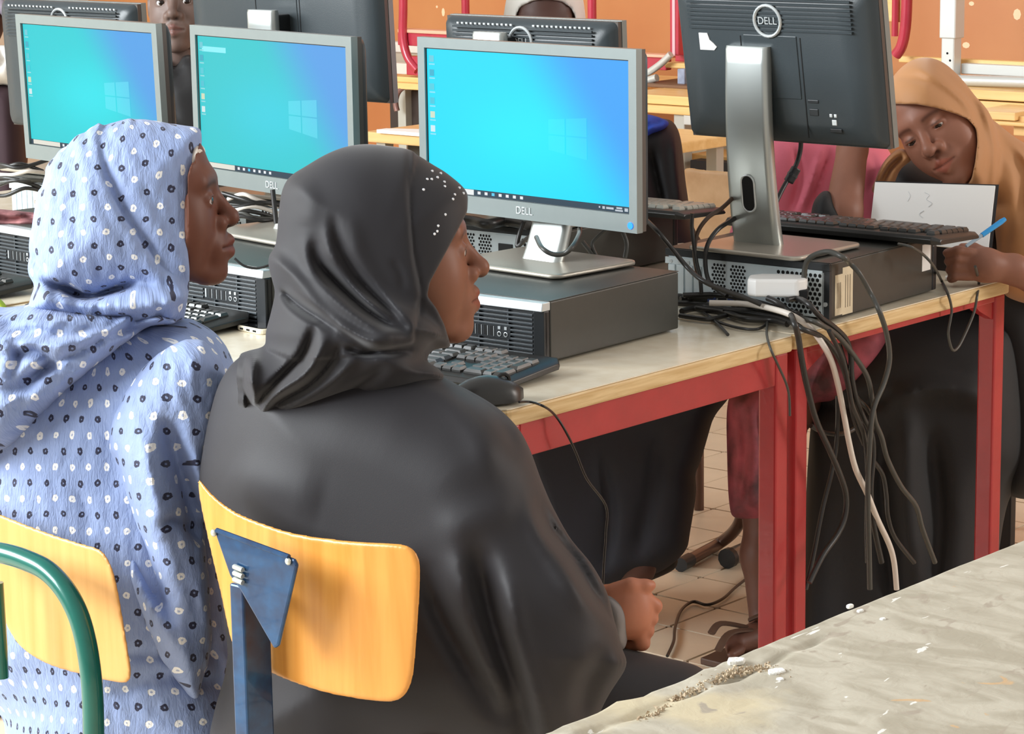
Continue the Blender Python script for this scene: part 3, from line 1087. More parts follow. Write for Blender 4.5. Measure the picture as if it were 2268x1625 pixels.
class Puff:
    """rounded volume with a given outline: half thickness R (m), edge rounding Rr (m), mid depth d0 + gradients per pixel"""
    def __init__(s, poly, d0, R, Rr=None, gu=0., gv=0., c=None, folds=None, sm=5, step=5, back=None, gq=0.):
        s.r = Raster(poly, step, sm=sm)
        p = np.asarray(poly, float)
        s.c = c if c is not None else p.mean(0)
        s.d0, s.R, s.Rr, s.gu, s.gv, s.folds = d0, R, Rr or R, gu, gv, folds
        s.back = back or R
        s.gq = gq

    def mid(s, u, v):
        return s.d0 + s.gu * (u - s.c[0]) + s.gv * (v - s.c[1]) + s.gq * (u - s.c[0]) ** 2

    def __call__(s, p, uv):
        u, v = uv
        sd = s.r(u, v) * p[..., 2] / FPX
        w = p[..., 2] - s.mid(u, v)
        a = np.maximum(0, s.Rr - sd) / s.Rr
        R = np.where(w < 0, s.R, s.back)
        f = (np.sqrt(a * a + (w / R) ** 2) - 1) * min(s.R, s.Rr)
        if s.folds is not None:
            nw = np.clip(-w / (s.R * .35), 0, 1)
            f = f + s.folds(u, v) * nw
        return f


def uvof(p):
    return W / 2 + FPX * p[..., 0] / p[..., 2], H / 2 - FPX * p[..., 1] / p[..., 2]


def nets(fn, lo, hi, h, relax=2):
    """naive surface nets with a coarse pre-pass; fn maps (N,3) -> (N,)"""
    lo, hi = np.asarray(lo, float), np.asarray(hi, float)
    B = 4
    nb = np.ceil((hi - lo) / (h * B)).astype(int)
    n = nb * B + 1
    cc = np.stack(np.meshgrid(*[lo[i] + (np.arange(nb[i]) + .5) * h * B for i in range(3)], indexing='ij'), -1)
    fc = fn(cc.reshape(-1, 3)).reshape(nb)
    F3 = np.repeat(np.repeat(np.repeat(fc, B, 0), B, 1), B, 2)
    F3 = np.pad(F3, ((0, 1),) * 3, mode='edge').astype(np.float32)
    act = np.abs(fc) < h * B * 1.7
    pt = np.zeros(n, bool)
    ap = np.repeat(np.repeat(np.repeat(act, B, 0), B, 1), B, 2)
    pt[:-1, :-1, :-1] |= ap
    pt[1:, :-1, :-1] |= ap
    pt[:-1, 1:, :-1] |= ap
    pt[:-1, :-1, 1:] |= ap
    pt[1:, 1:, :-1] |= ap
    pt[1:, :-1, 1:] |= ap
    pt[:-1, 1:, 1:] |= ap
    pt[1:, 1:, 1:] |= ap
    idx = np.argwhere(pt)
    vals = np.empty(len(idx), np.float32)
    for i in range(0, len(idx), 200000):
        vals[i:i + 200000] = fn(lo + idx[i:i + 200000] * h)
    F3[tuple(idx.T)] = vals
    S = F3 < 0
    cells = np.zeros(np.array(n) - 1, np.int8)
    off = [(a, b, c) for a in (0, 1) for b in (0, 1) for c in (0, 1)]
    m = np.array(n) - 1
    for a, b, c in off:
        cells += S[a:a + m[0], b:b + m[1], c:c + m[2]]
    ci = np.argwhere((cells > 0) & (cells < 8))
    acc = np.zeros((len(ci), 3))
    cnt = np.zeros(len(ci))
    for i, o1 in enumerate(off):
        for o2 in off[i + 1:]:
            if sum(abs(x - y) for x, y in zip(o1, o2)) != 1:
                continue
            f1 = F3[tuple((ci + o1).T)].astype(float)
            f2 = F3[tuple((ci + o2).T)].astype(float)
            x = (f1 < 0) != (f2 < 0)
            t = np.where(x, f1 / np.where(x, f1 - f2, 1), 0)
            q = np.asarray(o1) + t[:, None] * (np.asarray(o2) - np.asarray(o1))
            acc += np.where(x[:, None], q, 0)
            cnt += x
    V = lo + (ci + acc / cnt[:, None]) * h
    vid = np.full(m, -1, np.int64)
    vid[tuple(ci.T)] = np.arange(len(ci))
    Q = []
    for ax in range(3):
        b, c = [(1, 2), (2, 0), (0, 1)][ax]
        sl0 = [slice(1, -1)] * 3
        sl0[ax] = slice(0, -1)
        sl1 = list(sl0)
        sl1[ax] = slice(1, None)
        e = S[tuple(sl0)] != S[tuple(sl1)]
        fl = S[tuple(sl0)]
        ei = np.argwhere(e)
        flip = fl[tuple(ei.T)]
        base = ei + [0 if i == ax else 1 for i in range(3)]
        db, dc = np.zeros(3, int), np.zeros(3, int)
        db[b], dc[c] = 1, 1
        q = np.stack([vid[tuple((base - db - dc).T)], vid[tuple((base - dc).T)], vid[tuple(base.T)], vid[tuple((base - db).T)]], 1)
        q[~flip] = q[~flip][:, ::-1]
        Q.append(q)
    Q = np.concatenate(Q)
    Q = Q[(Q >= 0).all(1)]
    for _ in range(relax):
        s_, k_ = np.zeros_like(V), np.zeros(len(V))
        for i in range(4):
            a, b = Q[:, i], Q[:, (i + 1) % 4]
            for d in range(3):
                s_[:, d] += np.bincount(a, V[b, d], len(V)) + np.bincount(b, V[a, d], len(V))
            k_ += np.bincount(a, minlength=len(V)) + np.bincount(b, minlength=len(V))
        V = V * .5 + .5 * s_ / np.maximum(k_, 1)[:, None]
    return V, Q


def mesh_np(name, V, Q, col=None, uvm=None):
    """V in the work frame"""
    me = bpy.data.meshes.new(name)
    Wd = to_world(V)
    me.vertices.add(len(V))
    me.vertices.foreach_set('co', Wd.astype(np.float32).ravel())
    me.loops.add(len(Q) * 4)
    me.loops.foreach_set('vertex_index', Q.astype(np.int32).ravel())
    me.polygons.add(len(Q))
    me.polygons.foreach_set('loop_start', np.arange(0, len(Q) * 4, 4, dtype=np.int32))
    me.update(calc_edges=True)
    me.validate()
    me.shade_smooth()
    if col is not None:
        set_col(me, col)
    if uvm is not None:
        a = me.attributes.new('UVM', 'FLOAT_VECTOR', 'POINT')
        w = np.zeros((len(V), 3), np.float32)
        w[:, :uvm.shape[1]] = uvm
        a.data.foreach_set('vector', w.ravel())
    return me


def join(parts):
    V, Q, K, o = [], [], [], 0
    for v, q, c in parts:
        V.append(v)
        Q.append(q + o)
        K.append(c)
        o += len(v)
    return np.concatenate(V), np.concatenate(Q), np.concatenate(K)


# ------------------------------------------------------------------ heads
def head_frame(origin, yaw, pitch, roll, scale):
    """yaw: 0 = facing the viewer, +90 = facing the picture's right; pitch + = looking up; roll + = crown tips to picture right"""
    y, p, r = map(math.radians, (yaw, pitch, roll))
    upv = RC @ np.array([0, 0, 1.])
    tow = np.array([0, 0, -1.])
    tow = tow - upv * (tow @ upv)
    tow /= np.linalg.norm(tow)
    rgt = np.cross(upv, -tow)            # picture right, level
    rgt = -np.cross(tow, upv) if rgt[0] < 0 else rgt
    fwd = tow * math.cos(y) + rgt * math.sin(y)
    side = np.cross(fwd, upv)            # the person's own right
    f2 = fwd * math.cos(p) + upv * math.sin(p)
    u2 = upv * math.cos(p) - fwd * math.sin(p)
    s3 = side * math.cos(r) + u2 * math.sin(r)
    u3 = u2 * math.cos(r) - side * math.sin(r)
    return np.asarray(origin, float), np.stack([s3, f2, u3]), scale


def loc(fr, p):
    o, R, s = fr
    return (p - o) @ R.T / s


def unloc(fr, q):
    o, R, s = fr
    return (np.asarray(q, float) * s) @ R + o


def head_sdf(q, muz=0., ears=False, neck=True, closed=.0, hair=False):
    x = np.abs(q[..., 0])
    p = np.stack([x, q[..., 1], q[..., 2]], -1)
    d = smin(ell(p, (0, -.012, .045), (.074, .094, .078)), ell(p, (0, .030, -.022), (.061, .062, .090)), .03)
    d = smin(d, cap(p, (.048, -.004, -.058), (.016, .066 + muz * .5, -.104), .017, .014), .028)
    d = smin(d, sph(p, (0, .078 + muz, -.104), .0185), .022)
    d = smin(d, ell(p, (0, .012, -.012), (.067, .066, .062)), .02)
    d = smin(d, ell(p, (.034, .050, -.040), (.028, .026, .040)), .030)
    d = smin(d, cap(p, (0, .084, .026), (.040, .070, .026), .010, .010), .020)
    d = smax(d, -sph(p, (.0335, .1015, .002), .0160), .014)
    d = smin(d, ell(p, (.0315, .0765, .001), (.0165, .0140, .0120)), .005)
    if closed < 1:
        d = smax(d, -ell(p, (.0340, .0900, -.0005 - .003 * closed), (.0145, .0115, .0050 * (1 - .55 * closed))), .0015)
    else:
        d = smax(d, -ell(p, (.0325, .0910, -.004), (.0140, .004, .0012)), .0015)
    d = smin(d, cap(p, (0, .087, .012), (0, .1115, -.026), .0070, .0098), .012)
    d = smin(d, sph(p, (0, .1130, -.0305), .0116), .009)
    d = smin(d, sph(p, (.0152, .0975, -.0345), .0096), .008)
    d = smax(d, -sph(p, (.0085, .1060, -.0440), .0050), .004)
    m = muz
    d = smin(d, ell(p, (0, .080 + m, -.068), (.030, .020, .026)), .018)
    d = smin(d, cap(p, (0, .0985 + m, -.0600), (.0225, .0850 + m * .8, -.0675), .0098, .0045), .005)
    d = smin(d, cap(p, (0, .0965 + m, -.0765), (.0210, .0850 + m * .8, -.0700), .0112, .0048), .005)
    d = smax(d, -cap(p, (0, .1110 + m, -.0680), (.0250, .0910 + m * .8, -.0690), .0026, .0016), .0035)
    d = smax(d, -cap(p, (0, .1100, -.0500), (0, .1110 + m, -.0560), .0026, .003), .005)
    if ears:
        d = smin(d, ell(p, (.0760, -.006, -.006), (.0085, .019, .030)), .008)
        d = smax(d, -ell(p, (.0850, -.002, -.004), (.0050, .010, .018)), .004)
    if neck:
        d = smin(d, cap(p, (0, -.012, -.055), (0, -.035, -.200), .050, .055), .022)
    return d


def head_cols(q, skin=(1, 1, 1), brow=True):
    x, y, z = np.abs(q[:, 0]), q[:, 1], q[:, 2]
    c = np.ones((len(q), 3)) * np.asarray(skin)

    def blend(m, col):
        nonlocal c
        m = np.clip(m, 0, 1)[:, None]
        c = c * (1 - m) + np.asarray(col) * m
    lip = 1 - np.sqrt((x / .025) ** 2 + ((z + .0685) / (.0150 * np.clip(1.15 - x / .03, .3, 1.2))) ** 2)
    blend(np.clip(lip * 5, 0, 1) * (y > .07), (1.05, .74, .74))
    slit = np.exp(-((z + .0683) / .0016) ** 2) * (x < .025) * (y > .075)
    blend(slit * .7, (.25, .15, .14))
    nos = np.exp(-((x - .0085) / .006) ** 2 - ((z + .042) / .005) ** 2) * (y > .09)
    blend(nos * .85, (.15, .10, .10))
    if brow:
        bz = .0235 - ((x - .030) / .035) ** 2 * .012
        b = np.exp(-((z - bz) / .0042) ** 2) * np.clip((x - .010) / .006, 0, 1) * np.clip((.054 - x) / .008, 0, 1) * (y > .04)
        blend(b * .8, (.26, .21, .20))
    lash = np.exp(-((z - .0045) / .0020) ** 2) * np.exp(-((x - .032) / .013) ** 4) * (y > .07)
    blend(lash * .75, (.15, .12, .12))
    return c


M_eye = mat('eye', (255, 255, 255), .12, vcol=True)


def eyes(fr, parent, gaze=(0, 1, 0)):
    """two eyeballs set in the lids"""
    g = np.asarray(gaze, float)
    g = g / np.linalg.norm(g)
    for sx in (-1, 1):
        m = MB().ball((0, 0, 0), 1, 20, 14)
        v = np.array(m.v)
        a = v @ g
        col = np.where((a > .93)[:, None], (.012, .008, .007), np.where((a > .74)[:, None], (.03, .016, .010), (.78, .72, .68)))
        q = np.array((sx * .0315, .0755, -.0005)) + v * .0128
        me = bpy.data.meshes.new('eye')
        me.from_pydata([tuple(t) for t in to_world(unloc(fr, q))], [], m.f)
        set_col(me, col)
        me.shade_smooth()
        link('eye', me, M_eye, parent)


def face_mesh(fr, muz, h=.0024, extra=None, **k):
    def fn(p):
        d = head_sdf(loc(fr, p), muz, **k) * fr[2]
        if extra is not None:
            d = extra(p, d)
        return d
    o, R, s = fr
    corners = unloc(fr, [[a, b, c] for a in (-.10, .10) for b in (-.125, .14) for c in (-.235, .14)])
    V, Q = nets(fn, corners.min(0), corners.max(0), h, 1)
    return V, Q, head_cols(loc(fr, V))


def skin(name, rgb):
    return mat(name, rgb, .50, noise=.10, nscale=30, vcol=True, sss=.08, spec=.38, bump=.02, bscale=700)


def under_cloth(puffs, cut, gap=.010):
    """keeps the skin inside the headscarf wherever the scarf covers it"""
    cr = Raster(cut, 4, sm=0, blur=1)

    def ex(p, d):
        uvp = uvof(p)
        f = None
        for q in puffs:
            v = q(p, uvp)
            f = v if f is None else smin(f, v, .012)
        cov = cr(*uvp) < -5
        return np.where(cov, np.maximum(d, f + gap + .010), d)
    return ex


def plane_depth(Y, u, v):
    """depth and its gradient per pixel of the upright plane y = Y around pixel (u, v)"""
    dd = lambda a, b: (on(1, Y, a, b) - CAM) @ fw
    d = dd(u, v)
    return d, (dd(u + 50, v) - d) / 50, (dd(u, v + 50) - d) / 50
# ================================================================== people
M_black = mat('black_jersey', (34, 32, 36), .58, sheen=.12, noise=.08, nscale=9, bump=.04, bscale=900, spec=.35)
M_blackscarf = mat('black_satin', (31, 30, 35), .62, sheen=.2, noise=.06, nscale=12, bump=.03, bscale=1200, spec=.28)
M_darkcloth = mat('dark_cloth', (22, 21, 23), .7, sheen=.06, noise=.1, nscale=8, bump=.05, bscale=600)
M_navy = mat('navy_cloth', (22, 26, 38), .75, noise=.2, nscale=20, bump=.05, bscale=500)
M_brown = mat('caramel_scarf', (186, 132, 84), .65, sheen=.2, noise=.08, nscale=14, bump=.04, bscale=800)
M_pink = mat('pink_cloth', (236, 118, 140), .7, sheen=.1, noise=.10, nscale=10, bump=.05, bscale=300)
M_pinkprint = mat('pink_print', (176, 82, 96), .7, noise=.6, nscale=16, rgb2=(70, 36, 40), bump=.08, bscale=120)
M_whitecloth = mat('white_cloth', (226, 222, 214), .75, noise=.06, nscale=20, bump=.06, bscale=300)
M_cream = mat('cream_cloth', (222, 212, 200), .75, bump=.05, bscale=500)
M_bluecl = mat('blue_cloth', (40, 74, 180), .7, noise=.2, nscale=20)
M_maroon = mat('maroon_cloth', (62, 42, 50), .75, noise=.2, nscale=12)
M_greycl = mat('grey_cuff', (126, 120, 118), .75, bump=.06, bscale=700)


def dotted(name, su, sv):
    """blue crinkled cloth with alternating rows of navy and white tufted dots, laid out along the cloth's own coordinates"""
    m = bpy.data.materials.new(name)
    m.use_nodes = True
    nt = m.node_tree
    N, L = nt.nodes, nt.links
    b = N['Principled BSDF']
    b.inputs['Roughness'].default_value = .75
    b.inputs['Sheen Weight'].default_value = .15
    at_ = N.new('ShaderNodeAttribute')
    at_.attribute_name = 'UVM'
    nz = N.new('ShaderNodeTexNoise')
    nz.inputs['Scale'].default_value = 26
    L.new(at_.outputs['Vector'], nz.inputs['Vector'])
    sb = N.new('ShaderNodeVectorMath')
    sb.operation = 'MULTIPLY_ADD'
    sb.inputs[1].default_value = (.012, .012, 0)
    L.new(nz.outputs['Color'], sb.inputs[0])
    L.new(at_.outputs['Vector'], sb.inputs[2])
    sp = N.new('ShaderNodeSeparateXYZ')
    L.new(sb.outputs[0], sp.inputs[0])

    def M(op, a, c=None, d=None):
        n = N.new('ShaderNodeMath')
        n.operation = op
        for i, q in enumerate((a, c, d)):
            if q is None:
                continue
            if isinstance(q, (int, float)):
                n.inputs[i].default_value = q
            else:
                L.new(q, n.inputs[i])
        return n.outputs[0]
    v = M('DIVIDE', sp.outputs[1], sv)
    row = M('FLOOR', v)
    par = M('FLOORED_MODULO', row, 2)
    u = M('ADD', M('DIVIDE', sp.outputs[0], su), M('MULTIPLY', M('FLOORED_MODULO', row, 2), .5))
    fu = M('MULTIPLY', M('SUBTRACT', M('FRACT', u), .5), su)
    fv = M('MULTIPLY', M('SUBTRACT', M('FRACT', v), .5), sv)
    n2 = N.new('ShaderNodeTexNoise')
    n2.inputs['Scale'].default_value = 240
    L.new(at_.outputs['Vector'], n2.inputs['Vector'])
    r = M('ADD', M('SQRT', M('ADD', M('MULTIPLY', fu, fu), M('MULTIPLY', fv, fv))), M('MULTIPLY', M('SUBTRACT', n2.outputs['Fac'], .5), .0045))
    dot = M('MULTIPLY', M('SUBTRACT', .0056, r), 2000)
    hole = M('MULTIPLY', M('SUBTRACT', .0018, r), 1500)
    n = N.new('ShaderNodeClamp')
    L.new(dot, n.inputs[0])
    dotc = n.outputs[0]
    n = N.new('ShaderNodeClamp')
    L.new(hole, n.inputs[0])
    mask = M('SUBTRACT', dotc, M('MULTIPLY', n.outputs[0], .75))

    def mix(f, a, c):
        x = N.new('ShaderNodeMix')
        x.data_type = 'RGBA'
        L.new(f, x.inputs[0])
        for i, q in ((6, a), (7, c)):
            if isinstance(q, tuple):
                x.inputs[i].default_value = lin(q) + (1,)
            else:
                L.new(q, x.inputs[i])
        return x.outputs[2]
    n3 = N.new('ShaderNodeTexNoise')
    n3.inputs['Scale'].default_value = 60
    L.new(at_.outputs['Vector'], n3.inputs['Vector'])
    cloth = mix(n3.outputs['Fac'], (130, 149, 192), (148, 166, 206))
    dc = mix(par, (34, 36, 62), (240, 240, 238))
    L.new(mix(mask, cloth, dc), b.inputs['Base Color'])
    mp = N.new('ShaderNodeMapping')
    mp.inputs['Scale'].default_value = (3.2, 1, 1)
    L.new(at_.outputs['Vector'], mp.inputs[0])
    n4 = N.new('ShaderNodeTexNoise')
    n4.inputs['Scale'].default_value = 70
    n4.inputs['Detail'].default_value = 3
    n4.inputs['Distortion'].default_value = .8
    L.new(mp.outputs[0], n4.inputs['Vector'])
    hb = M('ADD', n4.outputs['Fac'], M('MULTIPLY', mask, .35))
    bp = N.new('ShaderNodeBump')
    bp.inputs['Strength'].default_value = .55
    bp.inputs['Distance'].default_value = .0035
    L.new(hb, bp.inputs['Height'])
    L.new(bp.outputs[0], b.inputs['Normal'])
    return m


def cyl_uv(V, axis_pt, R, sphere=False):
    q = V - axis_pt
    th = np.arctan2(q[:, 0], -q[:, 2])
    if sphere:
        rr = np.hypot(q[:, 0], q[:, 2])
        return np.stack([th * np.minimum(rr * .6 + R * .4, R * 1.1), np.arctan2(q[:, 1], rr) * R], 1)
    return np.stack([th * R, q[:, 1]], 1)


def place_head(px_, py_, d, lp, yaw, pitch, roll, scale):
    fr = head_frame((0, 0, 0), yaw, pitch, roll, scale)
    off = unloc(fr, lp)
    return head_frame(C(px_, py_, d) - off, yaw, pitch, roll, scale)


def cloth(name, m, parent, puffs, box, dr, h, k=.012, cut=None, fold=None, uv=None, steps=(), extra=None, relax=2, trim=None, inner=None):
    """union of puffs; box = pixel window, dr = depth range; cut = outline removed through the cloth (face opening)"""
    cr = Raster(cut, 4, sm=0, blur=1) if cut is not None else None
    st = [(Raster(pl, 4, sm=4, blur=1), hh, so) for pl, hh, so in steps]

    def fn(p):
        uvp = uvof(p)
        d = None
        for q in puffs:
            f = q(p, uvp)
            d = f if d is None else smin(d, f, k)
        near = np.clip((puffs[0].mid(*uvp) + .02 - p[..., 2]) / .04, 0, 1)
        if fold is not None:
            d = d + fold(*uvp) * near
        for r_, hh, so in st:
            d = d - hh * np.clip(r_(*uvp) / so + .5, 0, 1) * near
        if extra is not None:
            d = extra(p, uvp, d)
        if cr is not None:
            d = smax(d, cr(*uvp) * p[..., 2] / FPX, .003)
        if inner is not None:
            d = smax(d, -inner(p), .004)
        return d
    x0, y0, x1, y1 = box
    cs = np.array([C(a, b, c) for a in (x0, x1) for b in (y0, y1) for c in dr])
    V, Q = nets(fn, cs.min(0), cs.max(0), h, relax)
    me = mesh_np(name, V, Q, uvm=uv(V) if uv else None)
    return link(name, me, m, parent)


def trunk(pts, rs, h=.012, k=.03):
    """hidden body under the clothes"""
    P = [np.asarray(q, float) for q in pts]

    def fn(p):
        return chain(p, P, rs, k)
    lo = np.min(P, 0) - max(rs) - .02
    hi = np.max(P, 0) + max(rs) + .02
    V, Q = nets(fn, lo, hi, h, 1)
    return V, Q, np.ones((len(V), 3))


def blob(fn, lo, hi, h, col=(1, 1, 1), relax=1):
    V, Q = nets(fn, lo, hi, h, relax)
    return V, Q, np.ones((len(V), 3)) * np.asarray(col)


def px_box(x0, y0, x1, y1, d0, d1):
    cs = np.array([C(a, b, c) for a in (x0, x1) for b in (y0, y1) for c in (d0, d1)])
    return cs.min(0), cs.max(0)


# ------------------------------------------------------------------ girl in black
g = thing('person', 'seated girl in a black headscarf and black cape, head turned right, fist on her lap', 'person', (-.02, -1.0, 0), room=True)
fr = place_head(1080, 592, 3.635, (0, .123, -.030), 105, 2, 0, 1.08)
# fist: back of the hand towards us, four curled fingers at the right, thumb over the top
HD = 3.66


def fist(p):
    k = HD / FPX
    d = ell(p, C(1396, 1352, HD), (50 * k, 58 * k, .026))
    d = smin(d, cap(p, C(1348, 1322, HD + .01), C(1395, 1320, HD), 26 * k, 40 * k), .014)
    d = smin(d, cap(p, C(1330, 1350, HD + .012), C(1385, 1365, HD), 44 * k, 44 * k), .02)
    for i in range(4):
        y = 1322 + i * 27
        a = C(1425 - i * 3, y, HD - .004 + .002 * i)
        b = C(1449 - i * 9, y + 20, HD + .008)
        c = C(1432 - i * 13, y + 36 - i * 4, HD + .026)
        e = C(1405 - i * 10, y + 26 - i * 4, HD + .034)
        f = chain(p, [a, b, c, e], [19 * k, 17.5 * k, 15 * k, 13 * k], .004)
        d = smin(d, f, .0035)
    t = chain(p, [C(1362, 1312, HD - .004), C(1398, 1298, HD - .014), C(1428, 1297, HD - .010), C(1440, 1296, HD - .006)], [22 * k, 19 * k, 15 * k, 13 * k], .004)
    return smin(d, t, .005)


lo, hi = px_box(1270, 1240, 1500, 1470, HD - .09, HD + .09)
hv, hq, hc = blob(fist, lo, hi, .0026, (1.95, 1.85, 1.8))  # tint painted lighter for window light on the hand, plus naturally paler hand skin
hp = Puff([(808, 323), (851, 326), (909, 336), (958, 364), (997, 389), (1036, 429), (1052, 500), (1056, 600), (1050, 700), (1012, 762), (955, 775), (930, 800),
           (860, 800), (770, 760), (690, 700), (628, 640), (614, 601), (611, 567), (617, 524), (621, 472), (628, 425), (644, 395), (678, 372), (722, 346), (765, 329)],
          3.60, .104, .115)
np_ = Puff([(618, 560), (612, 640), (602, 690), (590, 735), (586, 765), (545, 778), (505, 797), (484, 832), (492, 872), (525, 908), (566, 944), (640, 936), (760, 915),
            (870, 885), (950, 850), (985, 838), (970, 815), (940, 795), (955, 765), (985, 745), (950, 690), (880, 640)], 3.60, .125, .075, gu=-.00015)
CUT_B = [(1037, 400), (1037, 432), (1035, 468), (1016, 505), (997, 541), (976, 580), (952, 625), (946, 655), (967, 683), (984, 718), (996, 757), (1008, 800), (1200, 800), (1200, 400)]
fv, fq, fc = face_mesh(fr, .003, extra=under_cloth([hp, np_], CUT_B))
tv, tq, tc_ = trunk([C(830, 800, 3.62), C(830, 1000, 3.64), C(850, 1350, 3.64), C(1150, 1500, 3.66)], [.05, .09, .09, .05])
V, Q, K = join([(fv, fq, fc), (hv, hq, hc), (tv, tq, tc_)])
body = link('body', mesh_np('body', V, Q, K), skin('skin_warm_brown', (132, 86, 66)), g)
eyes(fr, body, (.0, 1, -.1))
Z3 = lambda L: [(x / 2.3217 + 420, y / 2.3217 + 300) for x, y in L]
Z4 = lambda L: [(x / 2.268 + 400, y / 2.268 + 1000) for x, y in L]
fold_b = Folds([
    (Z3([(640, 540), (660, 640), (740, 740), (860, 860), (1000, 960), (1120, 1010)]), 13, .017),
    (Z3([(600, 520), (610, 640), (690, 770), (820, 890), (960, 985), (1100, 1035)]), 16, -.007),
    (Z3([(740, 420), (770, 560), (840, 690), (950, 820), (1060, 930), (1130, 1000)]), 10, .011),
    (Z3([(700, 470), (720, 590), (800, 730), (910, 850), (1040, 950)]), 11, -.006),
    (Z3([(830, 420), (870, 600), (960, 760), (1060, 890), (1130, 985)]), 16, -.004),
    (Z3([(480, 790), (560, 870), (680, 950), (760, 1000)]), 12, .018),
    (Z3([(720, 965), (830, 1040), (960, 1110), (1150, 1100)]), 9, .010),
    (Z3([(640, 930), (760, 985), (900, 1050), (1050, 1060)]), 14, -.010),
    (Z3([(800, 1090), (900, 1120), (970, 1115)]), 7, .012),
    (Z3([(640, 990), (590, 1120), (520, 1200), (430, 1290), (360, 1370), (345, 1480)]), 9, .016),
    (Z3([(700, 1040), (650, 1150), (580, 1240), (450, 1330), (380, 1420)]), 11, -.012),
    (Z3([(780, 1080), (700, 1200), (600, 1290), (450, 1370), (370, 1450)]), 9, .013),
    (Z3([(860, 1130), (760, 1240), (640, 1330), (480, 1420)]), 12, -.007),
    (Z3([(1000, 1200), (850, 1300), (650, 1400), (400, 1480)]), 12, .008),
    (Z3([(1050, 1370), (850, 1395), (600, 1445), (370, 1492)]), 9, .010),
    (Z3([(260, 1150), (275, 1280), (340, 1450)]), 9, .014),
    (Z3([(330, 1130), (320, 1270), (350, 1400)]), 10, -.010),
    (Z3([(180, 1190), (200, 1320), (290, 1450)]), 9, .010),
    (Z3([(1130, 90), (1128, 300), (1150, 600), (1180, 760), (1185, 860), (1150, 1010)]), 4.5, .0045),
    (Z3([(1040, 640), (1080, 700), (1100, 790)]), 8, .003),
    (Z3([(560, 230), (620, 330), (600, 470)]), 22, -.003),
], (540, 300, 1160, 1010), 4)
R_ = .10
scarf = cloth('headscarf', M_blackscarf, g, [hp, np_], (560, 290, 1110, 970), (3.38, 3.80), .0027, k=.016, fold=fold_b,
              steps=[(Z3([(1132, 40), (1130, 300), (1150, 600), (1180, 760), (1184, 860), (1150, 1010), (1080, 1080), (400, 1100), (380, 300), (700, 20)]), .0035, 5)],
              cut=CUT_B)
for sx_, sy_ in [(957, 379), (976, 384), (969, 393), (956, 397), (946, 397), (984, 403), (985, 413), (938, 420), (1017, 416), (1026, 428), (1007, 431), (1003, 441), (986, 475), (970, 500), (968, 512), (962, 518)]:
    # small glass stones sewn on the front band: find the cloth surface along the line of sight from the modelling view
    best = None
    dd = np.linspace(3.46, 3.70, 200)
    P_ = np.array([C(sx_, sy_, t) for t in dd])
    f_ = smin(hp(P_, uvof(P_)), np_(P_, uvof(P_)), .016)
    i_ = np.argmax(f_ < 0) if (f_ < 0).any() else 100
    c_ = to_world(P_[i_][None])[0]
    MB().ball(c_, .0022, 8, 6).build('glass_stone', mat('glass_stone', (240, 244, 250), .08, coat=.5), scarf, smooth=80)
fold_c = Folds([
    (Z4([(1490, 480), (1530, 700), (1600, 950), (1700, 1250), (1780, 1500)]), 30, .030),
    (Z4([(1400, 500), (1440, 720), (1540, 1000), (1650, 1300)]), 28, -.012),
    (Z4([(1220, 560), (1300, 800), (1440, 1060), (1640, 1380)]), 26, .020),
    (Z4([(1640, 620), (1680, 900), (1760, 1200), (1820, 1420)]), 30, -.014),
    (Z4([(1790, 230), (1850, 380), (1960, 520), (2080, 720), (2170, 850)]), 16, .014),
    (Z4([(1730, 250), (1800, 430), (1900, 580), (2040, 800)]), 22, -.008),
    (Z4([(1700, 250), (1500, 330), (1300, 420)]), 40, -.006),
    (Z4([(2150, 1000), (2050, 1150), (2000, 1350)]), 26, .012),
    (Z4([(240, 100), (420, 180), (700, 250)]), 60, -.006),
    ([(1000, 850), (1060, 880), (1110, 930), (1150, 1010)], 16, .006),
    ([(900, 830), (990, 880), (1060, 960), (1090, 1060)], 30, -.006),
], (420, 760, 1460, 1720), 5)
cp = Puff([(620, 780), (540, 785), (490, 840), (464, 920), (449, 1000), (442, 1060), (448, 1120), (468, 1190), (486, 1300), (505, 1450), (520, 1720), (1240, 1720), (1300, 1640), (1345, 1545),
           (1388, 1475), (1380, 1440), (1366, 1390), (1348, 1318), (1312, 1250), (1264, 1190), (1229, 1130), (1200, 1066), (1176, 1000), (1150, 950), (1108, 905), (1050, 868), (985, 838), (900, 800), (760, 770)],
          3.60, .17, .15, gu=-.00026)
cloth('cape', M_black, g, [cp], (420, 740, 1420, 1730), (3.20, 3.95), .0055, fold=fold_c)
lp_ = Puff([(1000, 1440), (1200, 1410), (1340, 1428), (1400, 1438), (1470, 1455), (1560, 1482), (1610, 1560), (1600, 1760), (1560, 2000), (1500, 2080), (1300, 2080), (1000, 1800)], 3.68, .10, .09, gu=.0001)
cloth('skirt', M_black, g, [lp_], (960, 1390, 1640, 2110), (3.5, 3.85), .009)
cu = Puff([(1338, 1318), (1362, 1322), (1384, 1338), (1396, 1366), (1392, 1405), (1380, 1440), (1352, 1425), (1340, 1380)], HD - .004, .036, .02)
cloth('inner_sleeve', M_greycl, g, [cu], (1320, 1300, 1410, 1460), (HD - .06, HD + .06), .003)

